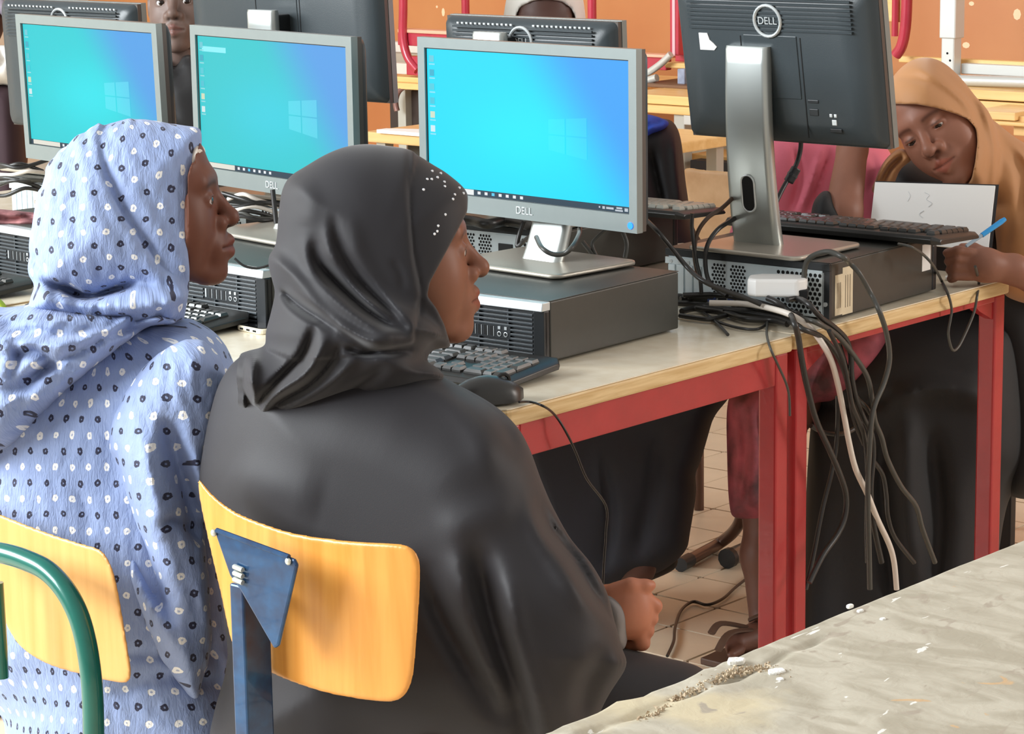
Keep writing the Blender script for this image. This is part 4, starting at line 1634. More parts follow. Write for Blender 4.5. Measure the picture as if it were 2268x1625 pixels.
# ------------------------------------------------------------------ girl in dotted blue
g = thing('person', 'seated girl in a pale blue dotted headscarf and matching dress, face in profile', 'person', (-.50, -1.05, 0), room=True)
fr = place_head(527, 481, 3.905, (0, .123, -.030), 100, 0, 0, 1.08)
hb = Puff([(443, 285), (400, 277), (340, 267), (290, 263), (240, 274), (190, 299), (150, 330), (118, 362), (97, 398), (89, 435), (84, 475), (77, 515), (71, 555), (70, 592), (78, 620),
           (97, 642), (140, 656), (195, 662), (260, 650), (330, 660), (400, 700), (440, 660), (462, 600), (466, 500), (462, 400), (452, 320)], 3.90, .100, .115)
nb_ = Puff([(97, 636), (76, 668), (74, 686), (130, 694), (200, 706), (300, 722), (395, 714), (412, 690), (428, 650), (380, 625), (300, 628), (195, 652)], 3.90, .105, .05)
under = [(446, 250), (447, 318), (437, 345), (425, 372), (418, 395), (415, 440), (414, 480), (415, 540), (420, 600), (419, 640), (411, 690), (405, 720), (640, 720), (640, 250)]
fv, fq, fc = face_mesh(fr, .010, extra=under_cloth([hb, nb_], under))
tv, tq, tc_ = trunk([C(290, 720, 3.95), C(260, 900, 4.0), C(240, 1350, 4.0), C(400, 1480, 4.0)], [.05, .09, .09, .06])
V, Q, K = join([(fv, fq, fc), (tv, tq, tc_)])
body = link('body', mesh_np('body', V, Q, K), skin('skin_deep_brown', (112, 68, 52)), g)
eyes(fr, body, (.0, 1, 0))
Z1 = lambda L: [(x / 3.24, y / 3.24 + 230) for x, y in L]
fold_h = Folds([
    (Z1([(700, 200), (740, 420), (800, 560), (900, 780), (1040, 980), (1180, 1180), (1310, 1340)]), 9, .008),
    (Z1([(760, 420), (830, 590), (950, 820), (1090, 1010), (1240, 1190), (1340, 1300)]), 20, .009),
    (Z1([(500, 420), (540, 600), (520, 800), (560, 1000)]), 16, .004),
    (Z1([(620, 500), (660, 760), (760, 980), (880, 1150)]), 18, -.004),
    (Z1([(300, 480), (310, 560), (290, 620)]), 10, .007),
    (Z1([(980, 480), (1060, 640), (1150, 800), (1300, 1000)]), 14, .003),
    (Z1([(240, 1060), (270, 1140), (330, 1220)]), 10, .008),
    (Z1([(310, 1265), (480, 1330), (640, 1380), (820, 1330), (1000, 1270)]), 8, .020),
    (Z1([(430, 1290), (540, 1350), (600, 1390)]), 10, .012),
], (40, 250, 470, 740), 4, crinkle=.0011, cdir=(.25, 1), cs=22)
axh = C(270, 500, 3.90)
MD1, MD2 = dotted('dotted_headscarf', .041, .0215), dotted('dotted_dress', .034, .0232)
cloth('headscarf', MD1, g, [hb, nb_], (50, 245, 480, 745), (3.72, 4.06), .0034, k=.010, fold=fold_h, cut=under,
      steps=[(Z1([(690, 100), (700, 250), (740, 420), (790, 560), (900, 800), (1040, 985), (1200, 1200), (1330, 1400), (900, 1500), (100, 1500), (100, 300)]), .007, 10)],
      uv=lambda V: cyl_uv(V, axh, .125, True))
uc = Puff([(430, 316), (448, 322), (456, 336), (444, 362), (430, 384), (420, 400), (408, 396), (412, 350)], 3.90, .072, .02)
cloth('under_cap', M_cream, g, [uc], (395, 300, 470, 415), (3.80, 4.0), .003)
axd = C(240, 1000, 3.95)
duv = lambda V: cyl_uv(V, axd, .20)
sd = Puff([(90, 672), (30, 680), (-60, 690), (-80, 800), (-80, 1020), (0, 1006), (45, 985), (110, 912), (190, 832), (270, 766), (330, 724), (400, 712), (330, 695), (200, 690)], 3.90, .165, .07, gu=-.00015)
fold_s = Folds([
    ([(0, 720), (60, 735), (150, 738), (260, 722), (340, 700)], 14, .010),
    ([(20, 790), (70, 780), (110, 800), (60, 850), (10, 870)], 12, .014),
    ([(0, 860), (70, 830), (150, 790), (230, 750), (330, 715)], 10, .010),
    ([(30, 760), (40, 800), (20, 840)], 9, .012),
    ([(60, 900), (130, 850), (220, 780)], 14, -.006),
], (-100, 660, 430, 1030), 4, crinkle=.0014, cdir=(.8, -.5), cs=20)
cloth('shawl_end', MD2, g, [sd], (-90, 650, 430, 1030), (3.66, 4.0), .0045, fold=fold_s, uv=lambda V: cyl_uv(V, C(150, 850, 4.0), .24))
fold_d = Folds([
    ([(300, 800), (330, 900), (320, 1000)], 30, -.006),
    ([(225, 900), (245, 1010), (250, 1100)], 16, .006),
    ([(390, 790), (430, 850), (470, 950)], 18, .006),
    ([(170, 1080), (190, 1130), (200, 1190)], 12, .006),
    ([(250, 1540), (360, 1500), (500, 1520)], 16, .010),
    ([(250, 1450), (380, 1450), (500, 1440)], 12, .010),
], (-100, 690, 560, 1780), 5, crinkle=.0013, cdir=(.12, 1), cs=20)
db_ = Puff([(395, 705), (440, 714), (482, 742), (512, 788), (532, 860), (525, 1000), (510, 1200), (525, 1400), (540, 1500), (545, 1780), (30, 1780), (10, 1600), (-90, 1450), (-110, 1000), (-60, 840), (60, 780), (200, 730)],
           3.97, .185, .16, gu=-.00012)
cloth('dress', MD2, g, [db_], (-100, 690, 560, 1770), (3.70, 4.25), .0058, fold=fold_d, uv=duv)
fold_e = Folds([
    ([(243, 1000), (262, 1090), (310, 1210), (350, 1310), (385, 1390)], 24, .042),
    ([(290, 1180), (335, 1270), (390, 1340)], 30, .012),
    ([(372, 925), (392, 1020), (415, 1100), (440, 1180)], 22, .040),
    ([(315, 960), (340, 1090), (362, 1200)], 28, -.020),
    ([(265, 1060), (285, 1200), (340, 1330), (420, 1480)], 14, -.010),
    ([(430, 1000), (445, 1080), (455, 1150)], 12, -.010),
    ([(360, 1170), (385, 1150), (420, 1175), (445, 1200)], 10, .022),
    ([(440, 1240), (450, 1340), (455, 1420)], 16, -.008),
], (210, 740, 540, 1570), 4, crinkle=.0013, cdir=(.2, 1), cs=20)
sl = Puff([(420, 750), (480, 780), (502, 860), (495, 960), (470, 1040), (456, 1180), (463, 1330), (466, 1440), (450, 1500), (432, 1550), (380, 1492), (330, 1402), (290, 1292), (262, 1180), (245, 1080), (238, 1000), (262, 900), (330, 800)],
          3.80, .085, .075)
cloth('sleeve', MD2, g, [sl], (210, 730, 530, 1570), (3.66, 3.95), .0042, fold=fold_e, uv=lambda V: cyl_uv(V, C(370, 1100, 3.82), .085))

# ------------------------------------------------------------------ girl in brown headscarf, writing
g = thing('person', 'girl in a caramel brown headscarf leaning her head on one hand and writing', 'person', (-.20, 1.0, 0), room=True)
fr = place_head(2054, 337, 4.885, (0, .123, -.030), -26, -12, 35, 1.0)
h1 = Puff([(1960, 310), (1955, 240), (1970, 182), (2005, 142), (2045, 127), (2085, 135), (2125, 168), (2160, 215), (2195, 262), (2215, 330), (2200, 420), (2150, 430), (2050, 420), (1985, 380)], 4.985, .12, .095)
h2 = Puff([(2150, 230), (2195, 262), (2240, 298), (2300, 345), (2345, 450), (2350, 660), (2235, 660), (2212, 600), (2205, 520), (2190, 450), (2150, 420), (2130, 330)], 5.06, .10, .06)
CUT_N = [(1900, 231), (1994, 231), (2031, 231), (2073, 239), (2119, 253), (2144, 264), (2161, 284), (2165, 313), (2160, 358), (2152, 396), (2110, 450), (1900, 450)]
fv, fq, fc = face_mesh(fr, .002, closed=.9, extra=under_cloth([h1, h2], CUT_N, .024))
WD = 4.76


def write_hand(p):
    k = WD / FPX
    d = ell(p, C(2172, 584, WD), (46 * k, 36 * k, .026))
    d = smin(d, cap(p, C(2190, 590, WD), C(2245, 596, WD + .015), 33 * k, 30 * k), .02)
    d = smin(d, cap(p, C(2245, 596, WD + .015), C(2330, 640, WD + .06), 30 * k, 38 * k), .02)
    for i in range(4):
        y = 556 + i * 17
        f = chain(p, [C(2152, y + 4, WD - .012 + .003 * i), C(2122 - i * 2, y - 2 + i * 2, WD - .018 + .004 * i), C(2098 + i * 3, y + 4 + i * 2, WD - .004 + .004 * i), C(2106 + i * 3, y + 10, WD + .012)],
                  [11.5 * k, 10.5 * k, 9.5 * k, 8 * k], .003)
        d = smin(d, f, .003)
    t = chain(p, [C(2185, 562, WD + .010), C(2158, 548, WD + .012), C(2130, 547, WD + .004)], [13 * k, 11 * k, 9 * k], .003)
    return smin(d, t, .004)


lo, hi = px_box(2070, 520, 2340, 680, WD - .07, WD + .12)
hv, hq, hc = blob(write_hand, lo, hi, .0032, (.86, .86, .86))


def prop_arm(p):
    d = chain(p, [C(1862, 505, 4.93), C(1868, 470, 4.93), C(1888, 330, 4.98), C(1902, 255, 5.0)], [.036, .036, .029, .024], .01)
    # hand under the temple, fingers bent
    d = smin(d, ell(p, C(1915, 225, 5.01), (.032, .045, .018)), .015)
    for i in range(4):
        f = chain(p, [C(1905 + i * 10, 200, 5.01 - .006 * i), C(1925 + i * 11, 165 + i * 4, 5.0 - .006 * i), C(1955 + i * 9, 160 + i * 8, 5.0)], [.0095, .009, .008], .004)
        d = smin(d, f, .004)
    return smin(d, chain(p, [C(1925, 250, 4.99), C(1955, 262, 4.975), C(1975, 250, 4.97)], [.012, .010, .009], .004), .006)


lo, hi = px_box(1800, 120, 2030, 540, 4.85, 5.10)
av, aq, ac = blob(prop_arm, lo, hi, .0045, (.95, .95, .95))
tv, tq, tc_ = trunk([C(2130, 420, 5.12), C(2190, 560, 5.22), C(2150, 850, 5.26), C(2040, 930, 5.19), C(2020, 1300, 5.19)], [.045, .08, .09, .06, .045])
V, Q, K = join([(fv, fq, fc), (hv, hq, hc), (av, aq, ac), (tv, tq, tc_)])
body = link('body', mesh_np('body', V, Q, K), skin('skin_mid_brown', (152, 102, 82)), g)
eyes(fr, body, (.0, 1, -.75))
fold_n = Folds([
    ([(1985, 172), (2045, 176), (2090, 202), (2130, 236), (2160, 270)], 11, .006),
    ([(2060, 130), (2110, 170), (2150, 215), (2168, 262), (2172, 340)], 12, .007),
    ([(2030, 150), (2085, 185), (2130, 222), (2160, 262)], 10, -.006),
    ([(2100, 160), (2150, 205), (2185, 255), (2200, 330), (2195, 420)], 9, -.007),
    ([(2185, 270), (2195, 340), (2185, 430), (2200, 500)], 12, .008),
    ([(2210, 290), (2240, 330), (2262, 400), (2262, 500)], 12, .010),
    ([(2220, 300), (2260, 340), (2310, 400)], 8, -.008),
    ([(2240, 470), (2225, 530), (2215, 590)], 12, .008),
], (1900, 110, 2360, 660), 4)
h3 = Puff([(1930, 425), (1946, 385), (1966, 348), (1996, 328), (2022, 350), (1994, 376), (1970, 425)], 5.0, .035, .012, folds=Folds([([(1950, 410), (1972, 370), (2000, 345)], 5, .012), ([(1940, 400), (1960, 365), (1985, 342)], 5, -.006)], (1890, 310, 2040, 440), 3))
cloth('headscarf', M_brown, g, [h1, h2], (1930, 110, 2350, 665), (4.80, 5.22), .0034, k=.012, fold=fold_n,
      cut=CUT_N)
cloth('scarf_end', M_brown, g, [h3], (1900, 315, 2040, 435), (4.94, 5.06), .0035)
dk = Puff([(1955, 380), (2000, 350), (2060, 372), (2110, 392), (2160, 400), (2240, 470), (2330, 560), (2360, 760), (2360, 1060), (2225, 1090), (2205, 900), (2160, 720), (2020, 640), (1950, 560)], 5.18, .12, .08)
cloth('black_top', M_darkcloth, g, [dk], (1930, 330, 2350, 1110), (4.98, 5.3), .008)
sk_ = Puff([(1800, 900), (1850, 800), (1930, 730), (2050, 690), (2180, 690), (2270, 740), (2290, 1000), (2230, 1120), (2200, 1350), (2190, 1560), (1800, 1640), (1780, 1300)], 5.17, .16, .12)
fold_k = Folds([([(1960, 900), (2050, 860), (2150, 870), (2200, 900)], 26, -.020), ([(1960, 930), (1950, 1050), (1970, 1250), (1990, 1400)], 20, .025), ([(2060, 950), (2080, 1150), (2060, 1350)], 22, .020), ([(2010, 900), (2010, 1100), (2030, 1300)], 26, -.016), ([(1800, 900), (1900, 900), (1980, 870)], 20, .02)], (1760, 660, 2320, 1680), 5)
cloth('black_skirt', M_darkcloth, g, [sk_], (1760, 670, 2310, 1660), (4.96, 5.40), .008, fold=fold_k)
ss = Puff([(1798, 462), (1812, 432), (1834, 420), (1850, 445), (1875, 474), (1905, 484), (1918, 500), (1910, 530), (1880, 540), (1800, 530)], 4.94, .05, .02)
cloth('rolled_sleeve', M_darkcloth, g, [ss], (1780, 405, 2020, 550), (4.86, 5.02), .005)

# ------------------------------------------------------------------ person in pink behind the raised monitor
g = thing('person', 'person in pink mostly hidden behind the raised monitor, one bare leg and sandal showing', 'person', (-.50, 1.15, 0), room=True)
fr = place_head(1790, 150, 5.30, (0, .123, -.030), -5, -8, 0, 1.0)
fv, fq, fc = face_mesh(fr, .004, h=.004)


def leg(p):
    d = chain(p, [C(1730, 900, 5.12), C(1700, 1130, 5.10), C(1688, 1230, 5.09), C(1690, 1372, 5.09)], [.06, .046, .040, .027], .02)
    d = smin(d, chain(p, [C(1700, 1400, 5.09), C(1668, 1412, 5.04), C(1634, 1424, 4.995)], [.030, .026, .020], .012), .02)
    for i in range(5):
        a = C(1640 - 0 * i, 1418 + i * 5, 5.02 - i * .012)
        b = C(1612 + i * 2, 1426 + i * 6, 4.985 - i * .010)
        d = smin(d, cap(p, a, b, .0105 if i else .013, .009), .004)
    return d


lo, hi = px_box(1560, 860, 1790, 1480, 4.88, 5.25)
lv, lq, lc = blob(leg, lo, hi, .0055)
tv, tq, tc_ = trunk([C(1790, 260, 5.35), C(1790, 420, 5.36), C(1790, 700, 5.35), C(1730, 900, 5.12)], [.05, .11, .12, .07])
V, Q, K = join([(fv, fq, fc), (lv, lq, lc), (tv, tq, tc_)])
body = link('body', mesh_np('body', V, Q, K), skin('skin_brown_leg', (104, 70, 58)), g)
eyes(fr, body)
fold_p = Folds([([(1760, 320), (1770, 400), (1745, 480)], 7, .010), ([(1820, 330), (1800, 400), (1770, 475)], 8, -.008), ([(1842, 330), (1815, 400), (1790, 475)], 7, .010), ([(1930, 340), (1938, 380), (1925, 430)], 7, .008)], (1620, 230, 1990, 560), 4)
pk = Puff([(1628, 470), (1636, 420), (1665, 330), (1710, 270), (1800, 250), (1890, 270), (1960, 320), (1995, 420), (1995, 620), (1630, 620)], 5.32, .12, .08)
cloth('pink_top', M_pink, g, [pk], (1610, 240, 2010, 630), (5.15, 5.48), .006, fold=fold_p)
ps = Puff([(1795, -50), (1720, -20), (1690, 60), (1690, 170), (1660, 290), (1720, 330), (1880, 330), (1920, 290), (1895, 170), (1890, 60), (1865, -20)], 5.36, .12, .10)
cloth('pink_headscarf', M_pink, g, [ps], (1640, -70, 1940, 345), (5.2, 5.5), .007, cut=[(1735, 60), (1790, 30), (1850, 60), (1855, 200), (1790, 240), (1730, 200)])
pq = Puff([(1612, 890), (1640, 860), (1760, 780), (1850, 730), (1960, 720), (1960, 800), (1890, 880), (1790, 900), (1740, 1000), (1712, 1150), (1640, 1148), (1617, 1130), (1610, 1000)], 5.10, .075, .05)
fold_q = Folds([([(1640, 900), (1650, 1000), (1635, 1130)], 8, .010), ([(1680, 900), (1690, 1000), (1680, 1120)], 9, .010), ([(1800, 880), (1830, 800), (1880, 760)], 9, .010)], (1590, 700, 1980, 1180), 4)
cloth('printed_skirt', M_pinkprint, g, [pq], (1590, 700, 1980, 1170), (4.98, 5.22), .006, fold=fold_q)
m_ = MB()
sole = [C(1706, 1432, 5.10), C(1650, 1446, 5.03), C(1600, 1458, 4.975), C(1578, 1452, 4.96)]
sw = spline([to_world(q) for q in sole], 4)
dirp = np.cross(sw[-1] - sw[0], (0, 0, 1.))
dirp /= np.linalg.norm(dirp)
sw[:, 2] = .012
rg = [[tuple(q + dirp * .04 * a * (1 - .25 * abs(2 * i / (len(sw) - 1) - 1)) + np.array([0, 0, b])) for a, b in ((-1, -.010), (1, -.010), (1, .004), (-1, .004))] for i, q in enumerate(sw)]
sd_ = m_.loft(rg).build('sandal_sole', mat('brown_leather', (84, 62, 50), .6), g, bevel=.003)
for (a, b, c) in (((1575, 1402, 4.98), (1598, 1380, 5.00), (1660, 1390, 5.03)), ((1590, 1440, 4.94), (1620, 1400, 4.97), (1690, 1395, 5.05)), ((1660, 1372, 5.05), (1690, 1362, 5.04), (1715, 1378, 5.07))):
    q = spline([at(*a), at(*b), at(*c)], 6)
    MB().tube(q, .0085, 8, flat=.5).build('sandal_strap', mat('brown_leather', (84, 62, 50), .6), g, smooth=50)

# ------------------------------------------------------------------ person in a white cap behind the bright screen
g = thing('person', 'person in white head wrap behind the bright cyan screen, blue collar on black sleeve', 'person', (-.85, 1.15, 0), room=True)
fr = place_head(1212, 120, 5.345, (0, .123, -.030), 3, -14, 0, 1.0)
WC = [(1143, 34), (1152, 16), (1180, 2), (1210, -3), (1245, 4), (1265, 18), (1274, 38), (1276, 180), (1210, 210), (1140, 170)]
wc = Puff([(1112, 90), (1116, 30), (1130, -30), (1165, -75), (1210, -90), (1258, -72), (1285, -28), (1296, 30), (1298, 90), (1285, 190), (1210, 230), (1125, 190)], 5.45, .125, .09)
fv, fq, fc = face_mesh(fr, .004, h=.0036, extra=under_cloth([wc], WC))
tv, tq, tc_ = trunk([C(1210, 260, 5.5), C(1215, 420, 5.5), C(1230, 750, 5.5), C(1400, 950, 5.2), C(1400, 1250, 5.15)], [.05, .11, .12, .08, .05])
V, Q, K = join([(fv, fq, fc), (tv, tq, tc_)])
body = link('body', mesh_np('body', V, Q, K), skin('skin_dark', (86, 58, 50)), g)
eyes(fr, body, (0, 1, -.3))
cloth('white_wrap', M_whitecloth, g, [wc], (1095, -110, 1315, 250), (5.30, 5.62), .005,
      cut=WC)
bk_ = Puff([(980, 560), (1000, 340), (1090, 240), (1205, 215), (1320, 230), (1410, 262), (1470, 262), (1493, 272), (1508, 310), (1518, 400), (1528, 480), (1532, 620), (980, 620)], 5.46, .13, .05)
cloth('black_jacket', M_darkcloth, g, [bk_], (960, 200, 1550, 640), (5.28, 5.64), .007, fold=Folds([([(1440, 330), (1455, 400), (1470, 470)], 10, .012), ([(1490, 290), (1500, 400), (1512, 480)], 9, -.010)], (1380, 220, 1560, 600), 4))
bl_ = Puff([(1370, 255), (1425, 252), (1462, 260), (1484, 272), (1468, 288), (1440, 300), (1424, 318), (1400, 345), (1330, 330), (1300, 280)], 5.36, .045, .02)
cloth('blue_collar', M_bluecl, g, [bl_], (1280, 235, 1500, 360), (5.28, 5.46), .004, fold=Folds([([(1420, 290), (1445, 275), (1470, 268)], 5, .008), ([(1410, 310), (1430, 288), (1455, 276)], 6, -.006)], (1280, 235, 1500, 360), 3))
tr_ = Puff([(1120, 930), (1240, 860), (1600, 850), (1578, 930), (1552, 1020), (1540, 1050), (1542, 1090), (1528, 1180), (1518, 1220), (1470, 1262), (1400, 1290), (1330, 1330), (1240, 1330), (1180, 1150)], 5.22, .14, .05)
cloth('navy_trousers', M_navy, g, [tr_], (1100, 830, 1620, 1350), (5.04, 5.42), .008, fold=Folds([([(1330, 1000), (1350, 1150), (1330, 1280)], 18, .007), ([(1460, 950), (1440, 1100), (1400, 1250)], 20, .007)], (1100, 830, 1620, 1350), 5))
sh_ = Puff([(1330, 1310), (1342, 1270), (1390, 1250), (1440, 1240), (1490, 1226), (1502, 1240), (1492, 1262), (1440, 1286), (1370, 1312)], 5.30, .05, .03)
cloth('black_shoe', M_darkcloth, g, [sh_], (1310, 1210, 1520, 1330), (5.22, 5.38), .005)

# ------------------------------------------------------------------ man between the two teal screens
g = thing('person', 'young man in black looking out between the two teal screens', 'person', (-2.45, .95, 0), room=True)
fr = place_head(379, 30, 6.30, (0, .123, -.030), -4, 6, 2, 1.0)
fv, fq, fc = face_mesh(fr, .008, h=.003, ears=True)
tv, tq, tc_ = trunk([C(390, 130, 6.42), C(385, 300, 6.44), C(380, 520, 6.44)], [.05, .12, .12])
V, Q, K = join([(fv, fq, fc), (tv, tq, tc_)])
body = link('body', mesh_np('body', V, Q, K), skin('skin_cool_brown', (112, 92, 84)), g)
eyes(fr, body, (.25, 1, 0))
mt = Puff([(215, 860), (240, 240), (290, 170), (350, 128), (368, 122), (388, 150), (412, 118), (440, 130), (510, 180), (545, 260), (560, 860)], 6.42, .15, .07)
cloth('black_pullover', M_darkcloth, g, [mt], (195, 100, 580, 880), (6.22, 6.62), .009, k=.01, fold=Folds([([(372, 170), (378, 220), (392, 270)], 5, .010), ([(362, 130), (385, 160), (415, 122)], 6, -.010)], (220, 100, 570, 630), 4))
hr = Puff([(318, 0), (320, -60), (345, -105), (385, -118), (425, -100), (440, -50), (436, 0), (428, -20), (420, -50), (385, -62), (345, -48), (330, -15)], 6.38, .085, .03)
cloth('short_hair', mat('black_hair', (18, 16, 16), .8, bump=.4, bscale=300), g, [hr], (300, -135, 460, 15), (6.25, 6.5), .006)

# ------------------------------------------------------------------ person at the left edge
g = thing('person', 'person with a white open shirt collar cut off by the left edge', 'person', (-2.95, .75, 0), room=True)
fr = place_head(-40, 50, 6.45, (0, .123, -.030), 20, -4, 0, 1.0)
fv, fq, fc = face_mesh(fr, .006, h=.0045)
tv, tq, tc_ = trunk([C(-40, 150, 6.55), C(-40, 300, 6.58), C(-40, 500, 6.6)], [.05, .11, .12])
V, Q, K = join([(fv, fq, fc), (tv, tq, tc_)])
body = link('body', mesh_np('body', V, Q, K), skin('skin_dark_left', (78, 50, 44)), g)
eyes(fr, body)
lh = Puff([(-120, 60), (-118, -20), (-80, -90), (-40, -100), (0, -85), (24, -30), (26, 20), (10, 42), (-10, 20), (-60, 10), (-90, 60), (-100, 120)], 6.52, .09, .04)
cloth('lilac_headscarf', mat('lilac_cloth', (150, 140, 156), .7, noise=.1), g, [lh], (-140, -120, 40, 140), (6.38, 6.64), .007)
w1 = Puff([(-140, 200), (-120, 140), (-60, 112), (0, 100), (22, 104), (36, 124), (40, 215), (32, 233), (21, 224), (19, 192), (0, 190), (-60, 200)], 6.50, .10, .04)
cloth('white_shirt', M_whitecloth, g, [w1], (-150, 85, 55, 245), (6.36, 6.64), .005, k=.01, fold=Folds([([(20, 110), (26, 150), (24, 225)], 4, .006), ([(0, 105), (8, 130), (0, 150)], 5, .008)], (-150, 85, 60, 250), 3))
d1 = Puff([(-170, 860), (-150, 200), (-60, 170), (20, 180), (42, 200), (52, 300), (60, 520), (70, 860)], 6.56, .13, .05)
cloth('maroon_wrap', M_maroon, g, [d1], (-185, 160, 85, 880), (6.36, 6.74), .009)
for by_ in (142, 183):
    q = at(33, by_, 6.40)
    MB().ball(q, (.005, .004, .005), 8, 6).build('shirt_button', M_graym, g, smooth=80)
# ================================================================== chairs
M_ply = wood('plywood', (228, 162, 80), (210, 140, 58), 'Z', 3.2, .32, .5)
M_ply2 = wood('plywood_pale', (230, 174, 104), (214, 154, 82), 'Z', 3.0, .38, .5)
M_bluem = mat('blue_paint', (26, 78, 122), .3, .25, noise=.25, nscale=30, rgb2=(20, 44, 78), coat=.3)
M_green = mat('green_paint', (14, 104, 92), .28, .1, noise=.12, nscale=20, coat=.4)
M_rivet = mat('rivet', (206, 208, 198), .35, .5)


def board(name, m, parent, poly, Y, th, gq=0., lean=0., h=.0028):
    p = np.asarray(poly, float)
    c = p.mean(0)
    d0, gu, gv = plane_depth(Y, *c)
    q = Puff(poly, d0, th, th, gu=gu, gv=gv + lean, gq=gq, sm=4, step=4)
    lo, hi = p.min(0) - 12, p.max(0) + 12
    ds = [q.mid(a, b) for a in (lo[0], c[0], hi[0]) for b in (lo[1], hi[1])]
    return cloth(name, m, parent, [q], (lo[0], lo[1], hi[0], hi[1]), (min(ds) - .02, max(ds) + .02), h, relax=1)


ch = thing('school_chair', 'plywood chair with blue metal bracket behind the girl in black', 'chair', (.05, -1.02, 0), room=True)
board('backrest', M_ply, ch, [(438, 1060), (452, 1072), (480, 1103), (520, 1131), (560, 1150), (640, 1177), (720, 1191), (800, 1199), (870, 1203), (905, 1209), (925, 1230), (931, 1262), (928, 1340), (920, 1450), (914, 1500), (900, 1535),
                              (875, 1552), (830, 1552), (740, 1538), (670, 1518), (605, 1492), (560, 1465), (522, 1434), (508, 1405), (490, 1320), (462, 1200), (443, 1110)], -1.235, .0062, gq=7e-7)
YB = -1.301
pl = [on(1, YB, *q) for q in ((472, 1172), (650, 1238), (657, 1252), (616, 1430), (606, 1437), (530, 1305), (508, 1275))]
MB().prism([(q[0], q[2]) for q in pl], (0, YB, 0), (1, 0, 0), (0, 0, 1), (0, .006, 0)).build('bracket', M_bluem, ch, bevel=.003)
MB().tube([on(1, YB - .001, 480, 1174), on(1, YB - .001, 640, 1233)], .0035, 8).build('bracket_fold', M_bluem, ch)
for q in ((638, 1243), (473, 1180)):
    c_ = on(1, YB - .002, *q)
    MB().ball(c_, (.005, .003, .005), 10, 8).build('rivet', M_rivet, ch, smooth=80)
for k in range(3):
    c_ = on(1, YB - .004, 528, 1258 + k * 14)
    MB().tube([c_ + np.array([-.008, 0, .001]), c_ + np.array([.008, 0, -.001])], .0036, 8).build('weld_slot', M_rivet, ch, smooth=60)
PF = -1.294
a_, b_ = on(1, PF, 515, 1500), on(1, PF, 545, 1500)
yf = PF
while pix((b_[0], yf, b_[2]))[0] < 603:
    yf += .002
zt_ = on(1, PF, 530, 1296)[2]
MB().add([(a_[0], PF, .05), (b_[0], PF, .05), (b_[0], yf, .05), (a_[0], yf, .05),
          (a_[0], PF, zt_), (b_[0], PF, zt_), (b_[0], yf, zt_), (a_[0], yf, zt_)],
         [(3, 2, 1, 0), (4, 5, 6, 7), (0, 1, 5, 4), (1, 2, 6, 5), (2, 3, 7, 6), (3, 0, 4, 7)]).build('post', M_bluem, ch, bevel=.003)
xc = (a_[0] + b_[0]) / 2
MB().box(xc - .012, xc + .012, yf - .01, -.82, .30, .33).build('seat_rail', M_bluem, ch, bevel=.003)
MB().prism(rrect(.40, .38, .05, 5), (.02, -.93, .375), (1, 0, 0), (0, 1, 0), (0, 0, .012)).build('seat', M_ply, ch, bevel=.003)
for sx in (-1, 1):
    for sy in (-1, 1):
        MB().tube([(.02 + sx * .12, -.95 + sy * .08, .375), (.02 + sx * .17, -.97 + sy * .15, .0)], .013, 10).build('leg', M_bluem, ch, smooth=50)

ch = thing('school_chair', 'plywood chair with round green tube frame behind the girl in dotted blue', 'chair', (-.52, -1.08, 0), room=True)
board('backrest', M_ply2, ch, [(-110, 1100), (-60, 1115), (0, 1138), (60, 1162), (120, 1184), (180, 1203), (222, 1217), (243, 1245), (260, 1300), (284, 1440), (291, 1490), (283, 1510), (262, 1512), (200, 1498), (114, 1474), (50, 1436),
                               (14, 1383), (0, 1330), (-20, 1300), (-110, 1280)], -1.255, .0062)
tb = [(-90, 1205), (-30, 1218), (20, 1228), (62, 1242), (105, 1264), (143, 1304), (172, 1358), (190, 1420), (201, 1490), (206, 1560), (208, 1640), (212, 1760), (216, 1960)]
MB().tube(spline([on(1, -1.335, *q) for q in tb], 5), .0148, 16).build('tube_frame', M_green, ch, smooth=60)
MB().tube([on(1, -1.33, -8, 1290), on(1, -1.33, 0, 1420), on(1, -1.33, 4, 1500)], .010, 10).build('frame_strut', M_green, ch, smooth=60)
MB().prism(rrect(.34, .30, .05, 5), (-.54, -.90, .33), (1, 0, 0), (0, 1, 0), (0, 0, .012)).build('seat', M_ply2, ch, bevel=.003)
for sx in (-1, 1):
    MB().tube(spline([(-.54 + sx * .15, -1.0, .29), (-.54 + sx * .15, -.90, .31), (-.52 + sx * .18, -.82, .28), (-.52 + sx * .18, -.80, .015)], 5), .013, 10).build('front_leg', M_green, ch, smooth=60)

# chair of the girl in the brown scarf (right edge) and of the person in pink (floor tubes)
M_darktube = mat('dark_tube', (44, 42, 42), .4, .3)
M_browntube = mat('brown_tube', (96, 70, 58), .35, .3, coat=.2)
ch = thing('school_chair', 'wooden-seat chair with dark legs at the right edge under the girl in brown', 'chair', (-.25, 1.30, 0), room=True)
q0 = on(1, 1.28, 2262, 1014)
MB().box(q0[0] - .36, q0[0] + .06, q0[1] - .02, q0[1] + .36, q0[2] - .008, q0[2] + .006).build('seat', M_ply, ch, bevel=.003)
for x_, y_ in ((2234, 1030), (2300, 1030)):
    q1 = on(1, 1.30, x_, y_)
    MB().box(q1[0] - .014, q1[0] + .014, q1[1] - .012, q1[1] + .012, 0, q0[2] - .008).build('leg', M_darktube, ch, bevel=.003)
MB().box(q0[0] - .34, q0[0] + .05, q0[1] + .34, q0[1] + .352, .62, .80).build('backrest', M_ply, ch, bevel=.004)
for dx in (-.30, .0):
    MB().box(q0[0] + dx - .01, q0[0] + dx + .01, q0[1] + .352, q0[1] + .37, 0, .80).build('rear_post', M_darktube, ch)
